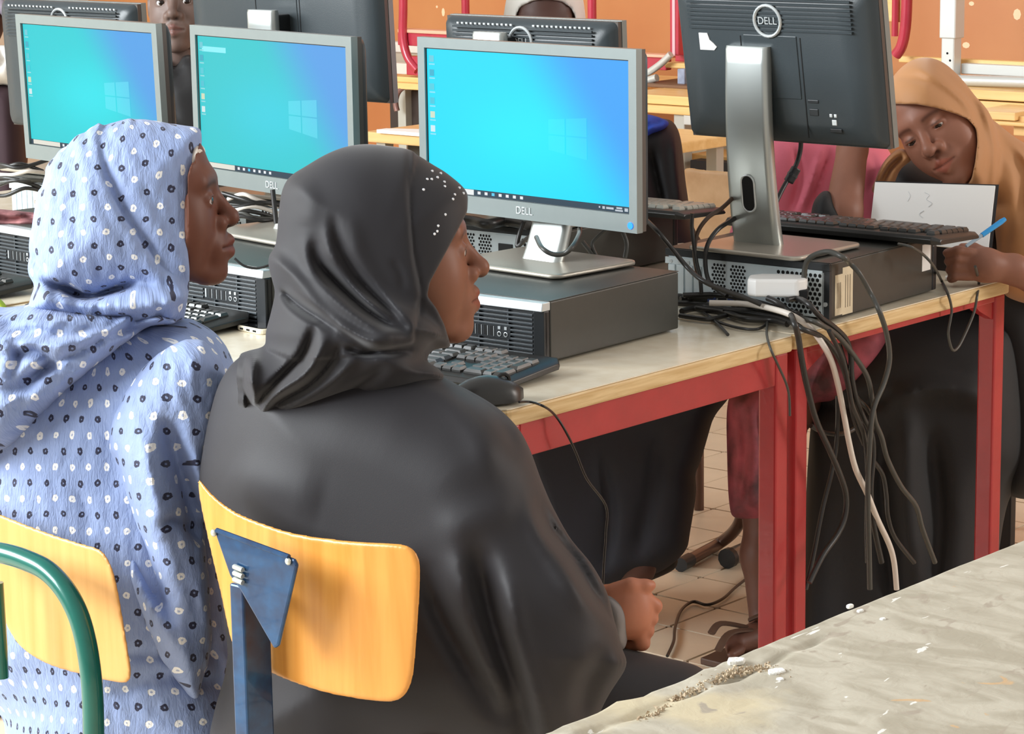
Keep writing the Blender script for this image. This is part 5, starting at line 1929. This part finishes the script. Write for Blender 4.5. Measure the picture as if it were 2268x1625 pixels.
ch = thing('school_chair', 'chair with brown sled tubes on the tiles under the person in pink', 'chair', (-.75, 1.15, 0), room=True)
z0 = .016
fa, fb = on(2, z0, 1512, 1248), on(2, z0, 1590, 1205)
tubep = [fa, fa * .4 + fb * .6, fb, on(2, z0 + .03, 1622, 1180), at(1640, 1150, 5.72), at(1648, 1100, 5.70), at(1660, 950, 5.64)]
MB().tube(spline(tubep, 6), .0135, 12).build('sled_tube', M_browntube, ch, smooth=60)
MB().tube([fa + (fa - fb) * .06, fa + (fb - fa) * .2], .016, 12).build('tube_cap', M_blk, ch, smooth=60)
ga, gb = on(2, z0 + .006, 1612, 1236), on(2, z0 + .006, 1668, 1212)
MB().tube([ga, gb, gb + (gb - ga) * 1.5], .020, 12, flat=1.0).build('sled_tube', mat('steel_tube', (128, 120, 112), .35, .6), ch, smooth=60)
MB().tube([ga - (gb - ga) * .04, ga + (gb - ga) * .10], .0225, 12).build('tube_cap', M_blk, ch, smooth=60)
MB().prism(rrect(.40, .38, .05, 5), (-.62, 1.22, .42), (1, 0, 0), (0, 1, 0), (0, 0, .012)).build('seat', M_ply2, ch, bevel=.003)

# ================================================================== cables
M_cab = mat('black_cable', (38, 37, 36), .38)
M_cabg = mat('grey_cable', (70, 70, 66), .4)
M_cabw = mat('white_cable', (222, 214, 204), .4)
M_cabo = mat('brown_cable', (70, 50, 36), .4)


def cable(label, pts, r=.0036, m=None, group='cables on and under the tables', n=6):
    """pts: (px, py, plane, value) with plane 'x','y','z' or 'd'"""
    w = []
    for a in pts:
        w.append(at(a[0], a[1], a[3]) if a[2] == 'd' else on('xyz'.index(a[2]), a[3], a[0], a[1]))
    o = MB().tube(spline(w, n), r, 8).build('cable', m or M_cab, smooth=60)
    tag(o, label, 'cable', group)
    return o


def z8(L, pl='x', v=.018):
    return [(x / 2.708 + 1600, y / 2.708 + 640, pl, v) for x, y in L]


def z2(L, pl='z', v=TZ + .012):
    return [(x / 4.277 + 1440, y / 4.277 + 500, pl, v) for x, y in L]


cable('white cable in the bundle hanging over the table end', z2([(560, 730), (900, 740)], 'z', TZ + .03) + [(1711, 684, 'z', TZ + .035), (1759, 701, 'z', TZ + .028), (1800, 732, 'x', .012)] +
      z8([(640, 400), (690, 560), (730, 760), (760, 920), (800, 1080), (870, 1230), (930, 1380), (1000, 1530), (1030, 1640), (1045, 1800)], 'x', .030), .0052, M_cabw)
cable('black hanging cable that bends left towards the table legs near the floor', [(1700, 660, 'z', TZ + .05), (1722, 670, 'z', TZ + .045), (1748, 692, 'z', TZ + .03)] + z8([(430, 200), (455, 290), (475, 420), (505, 570), (560, 780), (640, 960), (700, 1100), (740, 1230), (735, 1360), (690, 1470), (600, 1600), (520, 1760)], 'x', .034), .0052)
cable('black loop of cable rising from the rear computer ports and hanging down', z2([(1475, 650), (1458, 500), (1480, 350), (1560, 275), (1700, 245), (1850, 310)], 'y', .085) + [(1880, 580, 'x', .0), (1903, 605, 'x', .012), (1929, 650, 'x', .022)] +
      z8([(940, 130), (985, 270), (1002, 420), (970, 560), (915, 690), (893, 800), (880, 1000), (872, 1200), (880, 1600), (884, 1800)], 'x', .045), .0048, M_cabg)
cable('black hanging cable in the middle of the bundle, right of the white one', z2([(1300, 700), (1400, 690), (1500, 740)], 'z', TZ + .05) + z8([(590, 170), (660, 220), (740, 300), (770, 400), (775, 520), (800, 650), (845, 770), (895, 870), (905, 1000), (890, 1200), (905, 1400), (955, 1640)], 'x', .024), .0050)
cable('black cable ending short in a hook inside the hanging bundle', z2([(700, 800), (1100, 850), (1300, 900)], 'z', TZ + .014) + z8([(480, 240), (600, 290), (690, 400), (740, 520), (765, 640), (790, 780), (850, 930)], 'x', .020), .0046)
cable('grey hanging cable swinging out farthest to the right', z2([(900, 720), (1200, 800), (1450, 880)], 'z', TZ + .022) + z8([(560, 200), (680, 270), (790, 400), (870, 530), (900, 680), (915, 790), (955, 890), (990, 1020), (1070, 1180), (1160, 1300), (1200, 1440), (1275, 1640)], 'x', .028), .0046, M_cabg)
cable('black hanging cable that parts from the bundle low down to the right', z8([(700, 330), (760, 520), (800, 640), (870, 720), (900, 800), (880, 950), (900, 1020), (960, 1110), (982, 1230), (992, 1360), (1035, 1490), (1150, 1640)], 'x', .016), .0042)
cable('black cable curling sideways behind the hanging bundle', z8([(530, 820), (610, 860), (700, 870), (770, 850), (825, 805), (850, 765)], 'x', -.02), .0042)
cable('black cable crossing behind the hanging bundle towards the table legs', z8([(690, 640), (690, 800), (680, 960), (650, 1120), (600, 1320), (545, 1600), (500, 1800)], 'x', -.01), .0040)
cable('black cable hanging straight down at the right of the white one', z8([(640, 250), (720, 420), (760, 600), (780, 700)], 'x', .046) + z8([(850, 880), (870, 1100), (865, 1400), (870, 1640)], 'x', .03), .0044)
cable('thin grey mouse cable falling beside the table seam', [(1640, 668, 'z', TZ + .02), (1672, 672, 'z', TZ + .03)] + z8([(230, 100), (268, 180), (266, 270)], 'z', TZ + .006) + z8([(290, 360), (340, 470), (380, 560), (400, 640), (405, 760)], 'x', .016), .0022, M_cabg)
cable('thin keyboard cable drooping in a loop below the far table corner', [(1990, 540, 'z', ZP + .012), (2019, 547, 'z', ZP + .010), (2045, 564, 'x', .02), (2067, 588, 'x', .02), (2085, 621, 'z', TZ + .006), (2100, 652, 'x', .008)] +
      z8([(1375, 120), (1368, 180), (1355, 270), (1378, 362), (1412, 350), (1455, 270), (1500, 165)], 'x', .008) + [(2160, 680, 'x', .008), (2164, 655, 'x', .008), (2168, 625, 'z', TZ + .004), (2160, 590, 'z', TZ + .05)], .0026, M_cabg)
cable('topmost black cable running from the table-end computer to the bundle', z2([(240, 660), (400, 672), (600, 668), (800, 690), (1000, 740), (1200, 800)], 'z', TZ + .020), .0046)
cable('dark grey cable running flat from the table-end computer to the bundle', z2([(240, 690), (450, 700), (700, 706), (900, 700), (1050, 745), (1250, 790)], 'z', TZ + .014), .0042, M_cabg)
cable('thick black cable bent across the table behind the table-end computer', z2([(240, 730), (500, 750), (700, 790), (900, 800), (1150, 800), (1330, 850)], 'z', TZ + .012), .0052)
cable('black cable with a wide bend lying lowest on the table', z2([(280, 850), (420, 870), (560, 885), (680, 860), (860, 800), (1050, 775)], 'z', TZ + .008), .0042)
cable('thickest black cable of the tangle, lying nearest the table end', z2([(300, 810), (420, 780), (560, 800), (700, 820), (900, 880), (1150, 890), (1300, 930)], 'z', TZ + .010), .0056)
cable('thin loose cable end pointing over the table top', z2([(360, 740), (450, 785), (560, 860), (650, 940), (735, 1030)], 'z', TZ + .005), .0030)
cable('thin black cable looping on the table by the bundle', z2([(560, 870), (700, 930), (860, 970), (1000, 980), (1085, 945), (1105, 880), (1090, 800)], 'z', TZ + .005), .0026)
cable('thick dark cable slanting down from the bright screen to the bundle', [(1424, 480, 'd', 4.50)] + z2([(60, 40), (200, 205), (350, 390)], 'd', 4.42) + z2([(500, 520), (700, 610), (900, 680), (1050, 745)], 'd', 4.38), .0042, M_cab)
rq = random.Random(11)
for k in range(6):
    cable('black cable heaped against the foot of the labelled computer', z2([(300 + rq.uniform(-30, 60), 655 + 12 * k), (620 + rq.uniform(-60, 60), 640 + 14 * k + rq.uniform(-15, 15)), (930 + rq.uniform(-60, 60), 700 + 14 * k + rq.uniform(-15, 15)), (1180 + rq.uniform(-40, 40), 770 + 16 * k), (1420 + rq.uniform(-30, 30), 830 + 20 * k)], 'z', TZ + .03 - .004 * k), rq.uniform(.0036, .0052), M_cabg if k == 2 else M_cab)
cable('black cable standing upright behind the rear computer', z2([(400, -120), (395, 0), (410, 150), (440, 350), (470, 470), (485, 640)], 'y', .075), .0036)
cable('brown-tinted cable curving from the silver column to the rear ports', [(1640, 395, 'y', .22), (1628, 430, 'y', .18), (1600, 460, 'y', .13), (1568, 482, 'y', .10), (1545, 515, 'y', .085), (1538, 560, 'y', .08), (1545, 610, 'y', .08)], .0040, M_cabo)
cable('black cable arching beside the silver column foot', [(1650, 470, 'y', .20), (1620, 488, 'y', .16), (1590, 508, 'y', .11), (1568, 540, 'y', .085), (1562, 580, 'y', .08), (1572, 625, 'y', .08), (1610, 655, 'y', .07)], .0042)
cable('monitor cable with a black ferrite bead below the raised monitor', [(1774, 305, 'd', 4.62), (1773, 330, 'd', 4.63), (1766, 358, 'd', 4.63), (1752, 386, 'd', 4.63), (1735, 415, 'd', 4.62), (1718, 450, 'd', 4.60), (1700, 490, 'd', 4.58)], .0042, M_blk)
fbd = thing('ferrite_bead', 'black ferrite bead on the cable below the raised monitor', 'ferrite bead', at(1755, 388, 4.63), room=True)
MB().tube([at(1764, 372, 4.63), at(1746, 403, 4.63)], .0095, 8).build('bead_shell', M_blk, fbd, bevel=.002)
MB().tube([at(1756.5, 385, 4.63), at(1753.5, 390, 4.63)], .0098, 8).build('bead_seam', M_dark, fbd)
cable('mouse cable hanging over the table end beside the girl in black', [(1150, 890, 'z', TZ + .010), (1175, 890, 'z', TZ + .004), (1205, 900, 'z', TZ + .004), (1228, 918, 'x', .006), (1250, 950, 'x', .012), (1275, 1000, 'x', .016), (1300, 1060, 'x', .02), (1342, 1120, 'x', .02), (1342, 1180, 'x', .02), (1337, 1260, 'x', .02), (1334, 1330, 'x', .02)], .0019)
cable('black cable lying on the floor tiles by the sandal', [(1720, 1235, 'z', .006), (1672, 1268, 'z', .006), (1632, 1298, 'z', .006), (1600, 1326, 'z', .006), (1566, 1339, 'z', .006), (1535, 1332, 'z', .006), (1508, 1352, 'z', .006), (1495, 1390, 'z', .006), (1492, 1420, 'z', .006), (1478, 1452, 'z', .006)], .0032)
cable('grey cable hanging in a U in front of the stand of the cyan screen', [(1188, 525, 'd', 4.34), (1200, 548, 'd', 4.26), (1222, 562, 'd', 4.25), (1248, 562, 'd', 4.25), (1268, 546, 'd', 4.25), (1282, 520, 'd', 4.30), (1284, 505, 'd', 4.36)], .0042, M_cabg)
cable('black cable looped left of the stand of the cyan screen', [(1160, 490, 'd', 4.6), (1150, 520, 'd', 4.6), (1146, 545, 'd', 4.6), (1165, 530, 'd', 4.58), (1190, 515, 'd', 4.5)], .0042, M_cab)
cable('short grey cable right of the stand of the cyan screen', [(1290, 535, 'd', 4.5), (1310, 560, 'd', 4.5), (1325, 580, 'd', 4.5)], .0038, M_cabg)
cable('thin grey cable bowed to the left under the cyan screen', [(1345, 505, 'd', 4.5), (1318, 530, 'd', 4.5), (1312, 545, 'd', 4.5), (1325, 575, 'd', 4.5)], .0034, M_cabg)
cable('grey cable arc under the right end of the cyan screen', [(1380, 515, 'd', 4.5), (1388, 540, 'd', 4.5), (1384, 570, 'd', 4.5)], .0044, M_cabg)
cable('thick black cable roll behind the stand under the bright cyan screen', [(1020, 486, 'z', ZP + .011), (1050, 490, 'z', ZP + .011), (1080, 496, 'z', ZP + .011), (1120, 490, 'z', ZP + .011), (1170, 498, 'z', ZP + .011)], .010, M_cab)
M2 = 'cable in the tangle behind the middle teal screen'
rr = random.Random(5)
for k in range(7):
    a = [(488 + rr.uniform(-20, 20), 425 + 14 * k + rr.uniform(-6, 6), 'd', 4.95), (530 + rr.uniform(-10, 10), 430 + 9 * k + rr.uniform(-12, 12), 'd', 4.92), (570 + rr.uniform(-8, 8), 440 + 8 * k + rr.uniform(-12, 12), 'd', 4.92), (615 + rr.uniform(-8, 8), 450 + 6 * k + rr.uniform(-10, 10), 'd', 4.95)]
    cable(M2, a, .0042, M_cabw if k in (1, 3) else (M_cabg if k == 4 else M_cab))
cable('black cable dropping straight from the middle teal screen', [(604, 420, 'd', 4.76), (607, 450, 'd', 4.76), (612, 495, 'd', 4.76)], .005, M_cab)
M3 = 'cable in the tangle left of the dotted headscarf'
for k in range(7):
    a = [(-20 + rr.uniform(-10, 10), 360 + 12 * k, 'd', 5.6), (20 + rr.uniform(-8, 8), 355 + 11 * k + rr.uniform(-12, 12), 'd', 5.56), (55 + rr.uniform(-8, 8), 365 + 9 * k + rr.uniform(-12, 12), 'd', 5.55), (100 + rr.uniform(-8, 8), 362 + 10 * k + rr.uniform(-8, 8), 'd', 5.58)]
    cable(M3, a, .0044, M_cabw if k == 2 else (M_cabg if k == 4 else M_cab))
cable('thin cable resting on the silver stand between the two girls', [(520, 572, 'd', 4.42), (540, 588, 'd', 4.42), (568, 594, 'd', 4.42), (600, 586, 'd', 4.42), (625, 580, 'd', 4.44)], .0022, M_cab)

# ================================================================== notebook, pen, paper, pouch
M_cover = mat('notebook_cover', (30, 30, 34), .5)
nb2 = thing('notebook', 'open notebook propped upright before the girl in brown, faint pencil marks', 'notebook', on(2, TZ, 2060, 600), room=True)
qd = [at(1938, 403, 4.93), at(2204, 411, 4.86), at(2188, 556, 4.84), at(1924, 528, 4.91)]
nrm = np.cross(qd[1] - qd[0], qd[3] - qd[0])
nrm /= np.linalg.norm(nrm)
if nrm @ fw < 0:
    nrm = -nrm
MB().add([tuple(q) for q in qd] + [tuple(q + nrm * .006) for q in qd], [(0, 1, 2, 3), (7, 6, 5, 4), (0, 4, 5, 1), (1, 5, 6, 2), (2, 6, 7, 3), (3, 7, 4, 0)]).build('page', M_paper, nb2)
ex = (qd[1] - qd[0]) / np.linalg.norm(qd[1] - qd[0])
ey = (qd[0] - qd[3]) / np.linalg.norm(qd[0] - qd[3])
cv = [qd[0] + ey * .004 + nrm * .0062, qd[1] + ex * .006 + ey * .004 + nrm * .0062, qd[2] + ex * .006 + nrm * .0062, qd[3] + nrm * .0062]
MB().add([tuple(q) for q in cv] + [tuple(q + nrm * .002) for q in cv], [(0, 1, 2, 3), (7, 6, 5, 4), (0, 4, 5, 1), (1, 5, 6, 2), (2, 6, 7, 3), (3, 7, 4, 0)]).build('cover', M_cover, nb2)
M_pencil = mat('pencil_mark', (226, 229, 232), .8)
for L in (((2048, 426), (2058, 432), (2052, 441), (2064, 450), (2056, 458)), ((2046, 466), (2036, 474), (2044, 482)), ((2012, 424), (2016, 434), (2010, 446))):
    w = [at(x, y, (((qd[0] - CAM) @ nrm) / (ray(x, y) @ nrm)) + .0002) for x, y in L]
    MB().tube(spline(w, 4), .0007, 5).build('pencil_mark', M_pencil, nb2)
pn = thing('pen', 'blue ballpoint pen held by the writing girl', 'pen', at(2170, 525, 4.745), room=True)
pa, pb = at(2140, 545, 4.73), at(2226, 485, 4.76)
MB().tube([pa, pa + (pb - pa) * .45], [.0032, .0036], 10).build('pen_barrel', mat('clear_barrel', (150, 170, 186), .2), pn, smooth=60)
MB().tube([pa + (pb - pa) * .40, pa + (pb - pa) * .9, pb], [.0046, .0052, .0040], 10).build('pen_cap', mat('pen_blue', (40, 150, 220), .3), pn, smooth=60)
er = on(2, TZ + .004, 2094, 616)
o = MB().tube([er, er + np.array([.012, .006, 0])], .005, 8).build('chalk_stub', M_white, smooth=60)
tag(o, 'small white stub lying by the front corner of the labelled computer', 'chalk')
# pouch on the left computer and lime thing at the left edge
pc3w = on(2, TZ + .115, 50, 486)
pq_ = Puff([(-60, 462), (0, 463), (50, 468), (92, 474), (92, 500), (60, 503), (0, 500), (-60, 498)], 5.06, .04, .012)
po = thing('pouch', 'dusty pink cloth pouch on the computer at the left edge', 'pouch', at(40, 500, 5.06), room=True)
cloth('pouch_cloth', mat('dusty_pink', (190, 130, 130), .7, noise=.4, nscale=30, rgb2=(96, 52, 58)), po, [pq_], (-60, 450, 105, 515), (5.0, 5.12), .004, fold=Folds([([(-20, 480), (30, 486), (60, 480), (90, 488)], 4, .008)], (-80, 440, 120, 520), 3))
lm = thing('lime_bag', 'lime green bag corner at the left edge beside the dotted shawl', 'bag', at(0, 690, 4.70), room=True)
cloth('bag_cloth', mat('lime_cloth', (186, 214, 70), .6), lm, [Puff([(-60, 655), (-10, 658), (8, 668), (16, 684), (8, 700), (-60, 730), (-10, 730)], 4.70, .025, .01)], (-60, 645, 30, 740), (4.62, 4.78), .004)

# ================================================================== stacked furniture at the back
M_redt = mat('red_tube', (186, 52, 72), .3, .1, noise=.1, nscale=20, coat=.4)
M_beech = wood('beech_board', (244, 206, 140), (228, 182, 112), 'X', 3, .4)
M_lite = mat('pale_metal', (206, 208, 204), .35, .35)
M_shade = mat('stack_shade', (58, 46, 40), .8)  # dark brown colour standing in for the shade beneath stacked boards
YT = 2.95


def at_y(Y, x, y):
    return on(1, Y, x, y)


def slab(name, m, parent, Y, x0, y0, x1, y1, deep=.45):
    """board along X whose front face spans pixels (x0..x1, y0..y1) on the plane Y"""
    a, b = at_y(Y, x0, y0), at_y(Y, x1, y1)
    zt = a[2]
    zb = at_y(Y, x0, y1)[2]
    return MB().box(a[0], b[0], Y, Y + deep, zb, zt).build(name, m, parent, bevel=.003)


def post(name, m, parent, Y, x, y0, y1, r, sq=False):
    a, b = at_y(Y, x, y0), at_y(Y, x, y1)
    if sq:
        return MB().box(b[0] - r, b[0] + r, Y - r, Y + r, b[2], a[2]).build(name, m, parent, bevel=.003)
    return MB().tube([(b[0], Y, a[2]), (b[0], Y, b[2])], r, 12).build(name, m, parent, smooth=60)


# upturned red-framed table, legs in the air, on a beech table
t = thing('upturned_table', 'upturned red tube table stacked behind the bright cyan screen, legs in the air', 'table', (-3.0, 3.1, 0), room=True)
L_ = [at_y(YT, x, y) for x, y in ((893, -90), (893, 20), (892, 70), (896, 105), (906, 132), (925, 156))]
MB().tube(spline(L_, 5), .0150, 12).build('leg', M_redt, t, smooth=60)
post('leg', M_redt, t, YT + .35, 1032, -90, 70, .0145)
post('leg', M_redt, t, YT, 1312, -90, 110, .0145)
slab('apron', M_redt, t, YT + .01, 880, 72, 1320, 100, .03)
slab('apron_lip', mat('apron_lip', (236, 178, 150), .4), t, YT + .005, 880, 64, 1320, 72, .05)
slab('end_block', M_redt, t, YT, 899, 124, 925, 166, .04)
slab('tabletop', M_beech, t, YT + .0, 862, 168, 1340, 180, .5)
t = thing('beech_table', 'beech table carrying the upturned red table at the back', 'table', (-3.0, 3.1, 0), room=True)
slab('tabletop', M_beech, t, YT - .03, 868, 182, 1380, 196, .55)
for x in (880, 1360):
    a = at_y(YT, x, 200)
    MB().box(a[0] - .018, a[0] + .018, YT + .02, YT + .056, 0, a[2]).build('leg', M_graym, t)
slab('shade_slab', M_shade, t, YT + .05, 862, 197, 1360, 300, .05)  # dark slab added in place of the shade below the tabletop
o = at_y(YT - .02, 905, 230)
MB().tube([(o[0] + .06 * math.cos(a), YT - .02, o[2] + .06 * math.sin(a)) for a in np.linspace(1.6, 3.6, 10)], .010, 10).build('bent_tube', mat('dull_tube', (140, 104, 96), .4, .3), t, smooth=60)
slab('folded_sheet', M_cream, t, YT + .55, 850, 92, 1000, 116, .05)
slab('folded_sheet', mat('grey_sheet', (170, 156, 138), .7), t, YT + .50, 850, 116, 1000, 138, .05)
slab('rolled_sheet', M_cream, t, YT + .45, 850, 138, 905, 162, .05)

# second upturned table to the right of the bright screen
t = thing('upturned_table', 'upturned red tube table beside the raised monitor, a single leg showing', 'table', (-2.1, 3.1, 0), room=True)
post('leg', M_redt, t, YT, 1500, -90, 122, .0165, True)
MB().box(*(lambda a: (a[0] - .006, a[0] + .004))(at_y(YT - .018, 1493, 60)), YT - .020, YT - .016, at_y(YT, 1493, 122)[2], 1.4).build('leg_highlight', mat('highlight_pink', (232, 178, 186), .3), t)  # pale pink strip painting a highlight down the red leg
slab('apron', M_redt, t, YT + .03, 1360, 122, 1475, 150, .03)
slab('apron', M_redt, t, YT + .03, 1495, 120, 1640, 136, .03)
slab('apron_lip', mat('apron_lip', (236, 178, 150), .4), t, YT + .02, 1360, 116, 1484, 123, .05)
slab('tabletop', M_beech, t, YT - .02, 1472, 138, 1640, 150, .4)
MB().tube(spline([at_y(YT - .05, 1420, 168), at_y(YT - .05, 1440, 158), at_y(YT - .05, 1465, 140), at_y(YT - .05, 1486, 120)], 5), .011, 10).build('bent_pipe', M_lite, t, smooth=60)
MB().tube([at_y(YT - .06, 1415, 184), at_y(YT - .06, 1455, 172)], .012, 10).build('pipe_stub', M_lite, t, smooth=60)
post('cloth_rag', mat('rag_grey', (160, 168, 190), .8, noise=.3, nscale=50), t, YT - .04, 1514, 152, 186, .014, True)
slab('board', mat('dark_board', (120, 84, 56), .6), t, YT - .10, 1415, 184, 1640, 192, .3)
t = thing('beech_table', 'beech table with double boards between the bright screen and the raised monitor', 'table', (-2.1, 2.9, 0), room=True)
slab('tabletop', M_beech, t, YT - .30, 1380, 206, 1640, 226, .6)
slab('lower_board', M_beech, t, YT - .32, 1380, 229, 1640, 246, .6)
post('leg', M_graym, t, YT - .28, 1513, 248, 420, .020, True)
post('cross_end', M_lite, t, YT - .30, 1528, 254, 276, .014, True)
slab('rail', M_graym, t, YT - .20, 1530, 286, 1640, 304, .03)
slab('shelf', mat('shelf_grey', (150, 138, 116), .6), t, YT - .10, 1530, 306, 1640, 340, .3)
slab('shelf_board', M_beech, t, YT - .25, 1530, 340, 1640, 354, .3)
slab('dark_bag', mat('bag_black', (40, 42, 50), .6), t, YT - .30, 1528, 354, 1640, 376, .2)
# chair back showing beside the silver column
t = thing('school_chair', 'scuffed pale plywood chair back showing beside the silver column', 'chair', (-.95, 1.5, 0), room=True)
board('backrest', mat('scuffed_ply', (226, 188, 142), .55, noise=.18, nscale=14, rgb2=(196, 152, 104)), t, [(1514, 376), (1560, 376), (1640, 382), (1690, 390), (1690, 540), (1532, 540), (1524, 450)], 1.25, .008, h=.004)
for x in (1545, 1670):
    a = on(1, 1.27, x, 540)
    MB().tube([(a[0], 1.275, 0), (a[0], 1.275, a[2] + .05)], .012, 10).build('rear_leg', M_browntube, t, smooth=60)

# nearer beech desk with paper, seen between the middle and the bright screen
t = thing('beech_desk', 'beech desk with a sheet of paper between the teal and cyan screens', 'desk', (-2.75, 2.5, 0), room=True)
a0, a1 = on(2, .735, 806, 291), on(2, .735, 1130, 304)
yd = a0[1]
ye = on(2, .735, 860, 238)[1]
MB().box(a0[0], a0[0] + .95, yd, ye, .705, .735).build('desktop', M_topwood, t, bevel=.004)
for dx in (.03, .88):
    MB().box(a0[0] + dx, a0[0] + dx + .035, yd + .02, yd + .055, 0, .705).build('leg', M_graym, t)
    MB().box(a0[0] + dx, a0[0] + dx + .035, yd + .48, yd + .515, 0, .705).build('leg', M_graym, t)
MB().box(a0[0] + .08, a0[0] + .90, yd + .10, yd + .12, .58, .705).build('modesty_rail', mat('dark_rail', (70, 66, 58), .6), t)
b0 = on(2, .745, 850, 285)
o = MB().add([(b0[0], b0[1] - .04, .7365), (b0[0] + .62, b0[1] - .04, .7365), (b0[0] + .62, b0[1] + .17, .7365), (b0[0] + .2, b0[1] + .13, .7365)], [(0, 1, 2, 3)])
o = MB().prism([(0, -.03), (.5, -.03), (.5, .20), (.0, .01)], (b0[0], b0[1], .7355), (1, 0, 0), (0, 1, 0), (0, 0, .010)).build('paper_pad', M_paper)
tag(o, 'white paper pad on the beech desk between the screens', 'paper')

# right: grey-framed upturned desk and stacked boards behind the girl in brown
t = thing('upturned_desk', 'upturned desk with pale grey metal leg behind the girl in brown', 'desk', (-1.4, 3.2, 0), room=True)
post('leg_sleeve', M_lite, t, YT, 2108, -90, 84, .026, True)
post('leg_inner', M_lite, t, YT, 2106, 82, 170, .021, True)
slab('trim_board', M_beech, t, YT + .05, 1990, 124, 2330, 138, .03)
slab('rail', M_lite, t, YT + .02, 2128, 140, 2330, 164, .04)
MB().tube([at_y(YT - .02, 2060, 176), at_y(YT - .02, 2400, 186)], .016, 12).build('rail_tube', M_lite, t, smooth=60)
for k, (x0, y0, x1, y1) in enumerate(((2060, 193, 2340, 214), (2060, 217, 2340, 236))):
    slab('board', M_beech, t, YT - .10, x0, y0, x1, y1, .5)
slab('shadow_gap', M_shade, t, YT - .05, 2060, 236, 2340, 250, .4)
slab('board', M_topwood, t, YT - .30, 2150, 244, 2248, 262, .35)
slab('board', M_beech, t, YT - .32, 2190, 268, 2300, 276, .3)
slab('board', M_topwood, t, YT - .28, 2245, 256, 2340, 300, .3)
for x in (2080, 2300):
    a = at_y(YT, x, 250)
    MB().box(a[0] - .018, a[0] + .018, YT, YT + .036, 0, a[2]).build('leg', M_graym, t)
for q in ((2098, 118), (2104, 134)):
    c_ = at_y(YT - .0215, *q)
    MB().ball(c_, (.0035, .002, .0035), 8, 6).build('adjust_hole', M_hole, t)
t = thing('upturned_chair', 'red tube frame showing right of the raised monitor', 'frame', (-1.75, 3.2, 0), room=True)
MB().tube(spline([at_y(YT, x, y) for x, y in ((2010, -80), (2008, 20), (2004, 70), (1996, 104), (1984, 122))], 5), .0165, 12).build('tube_leg', M_redt, t, smooth=60)
post('tube_back', M_redt, t, YT + .02, 1982, -80, 80, .010)
slab('seat_edge', M_beech, t, YT + .03, 1960, -80, 1997, 48, .02)
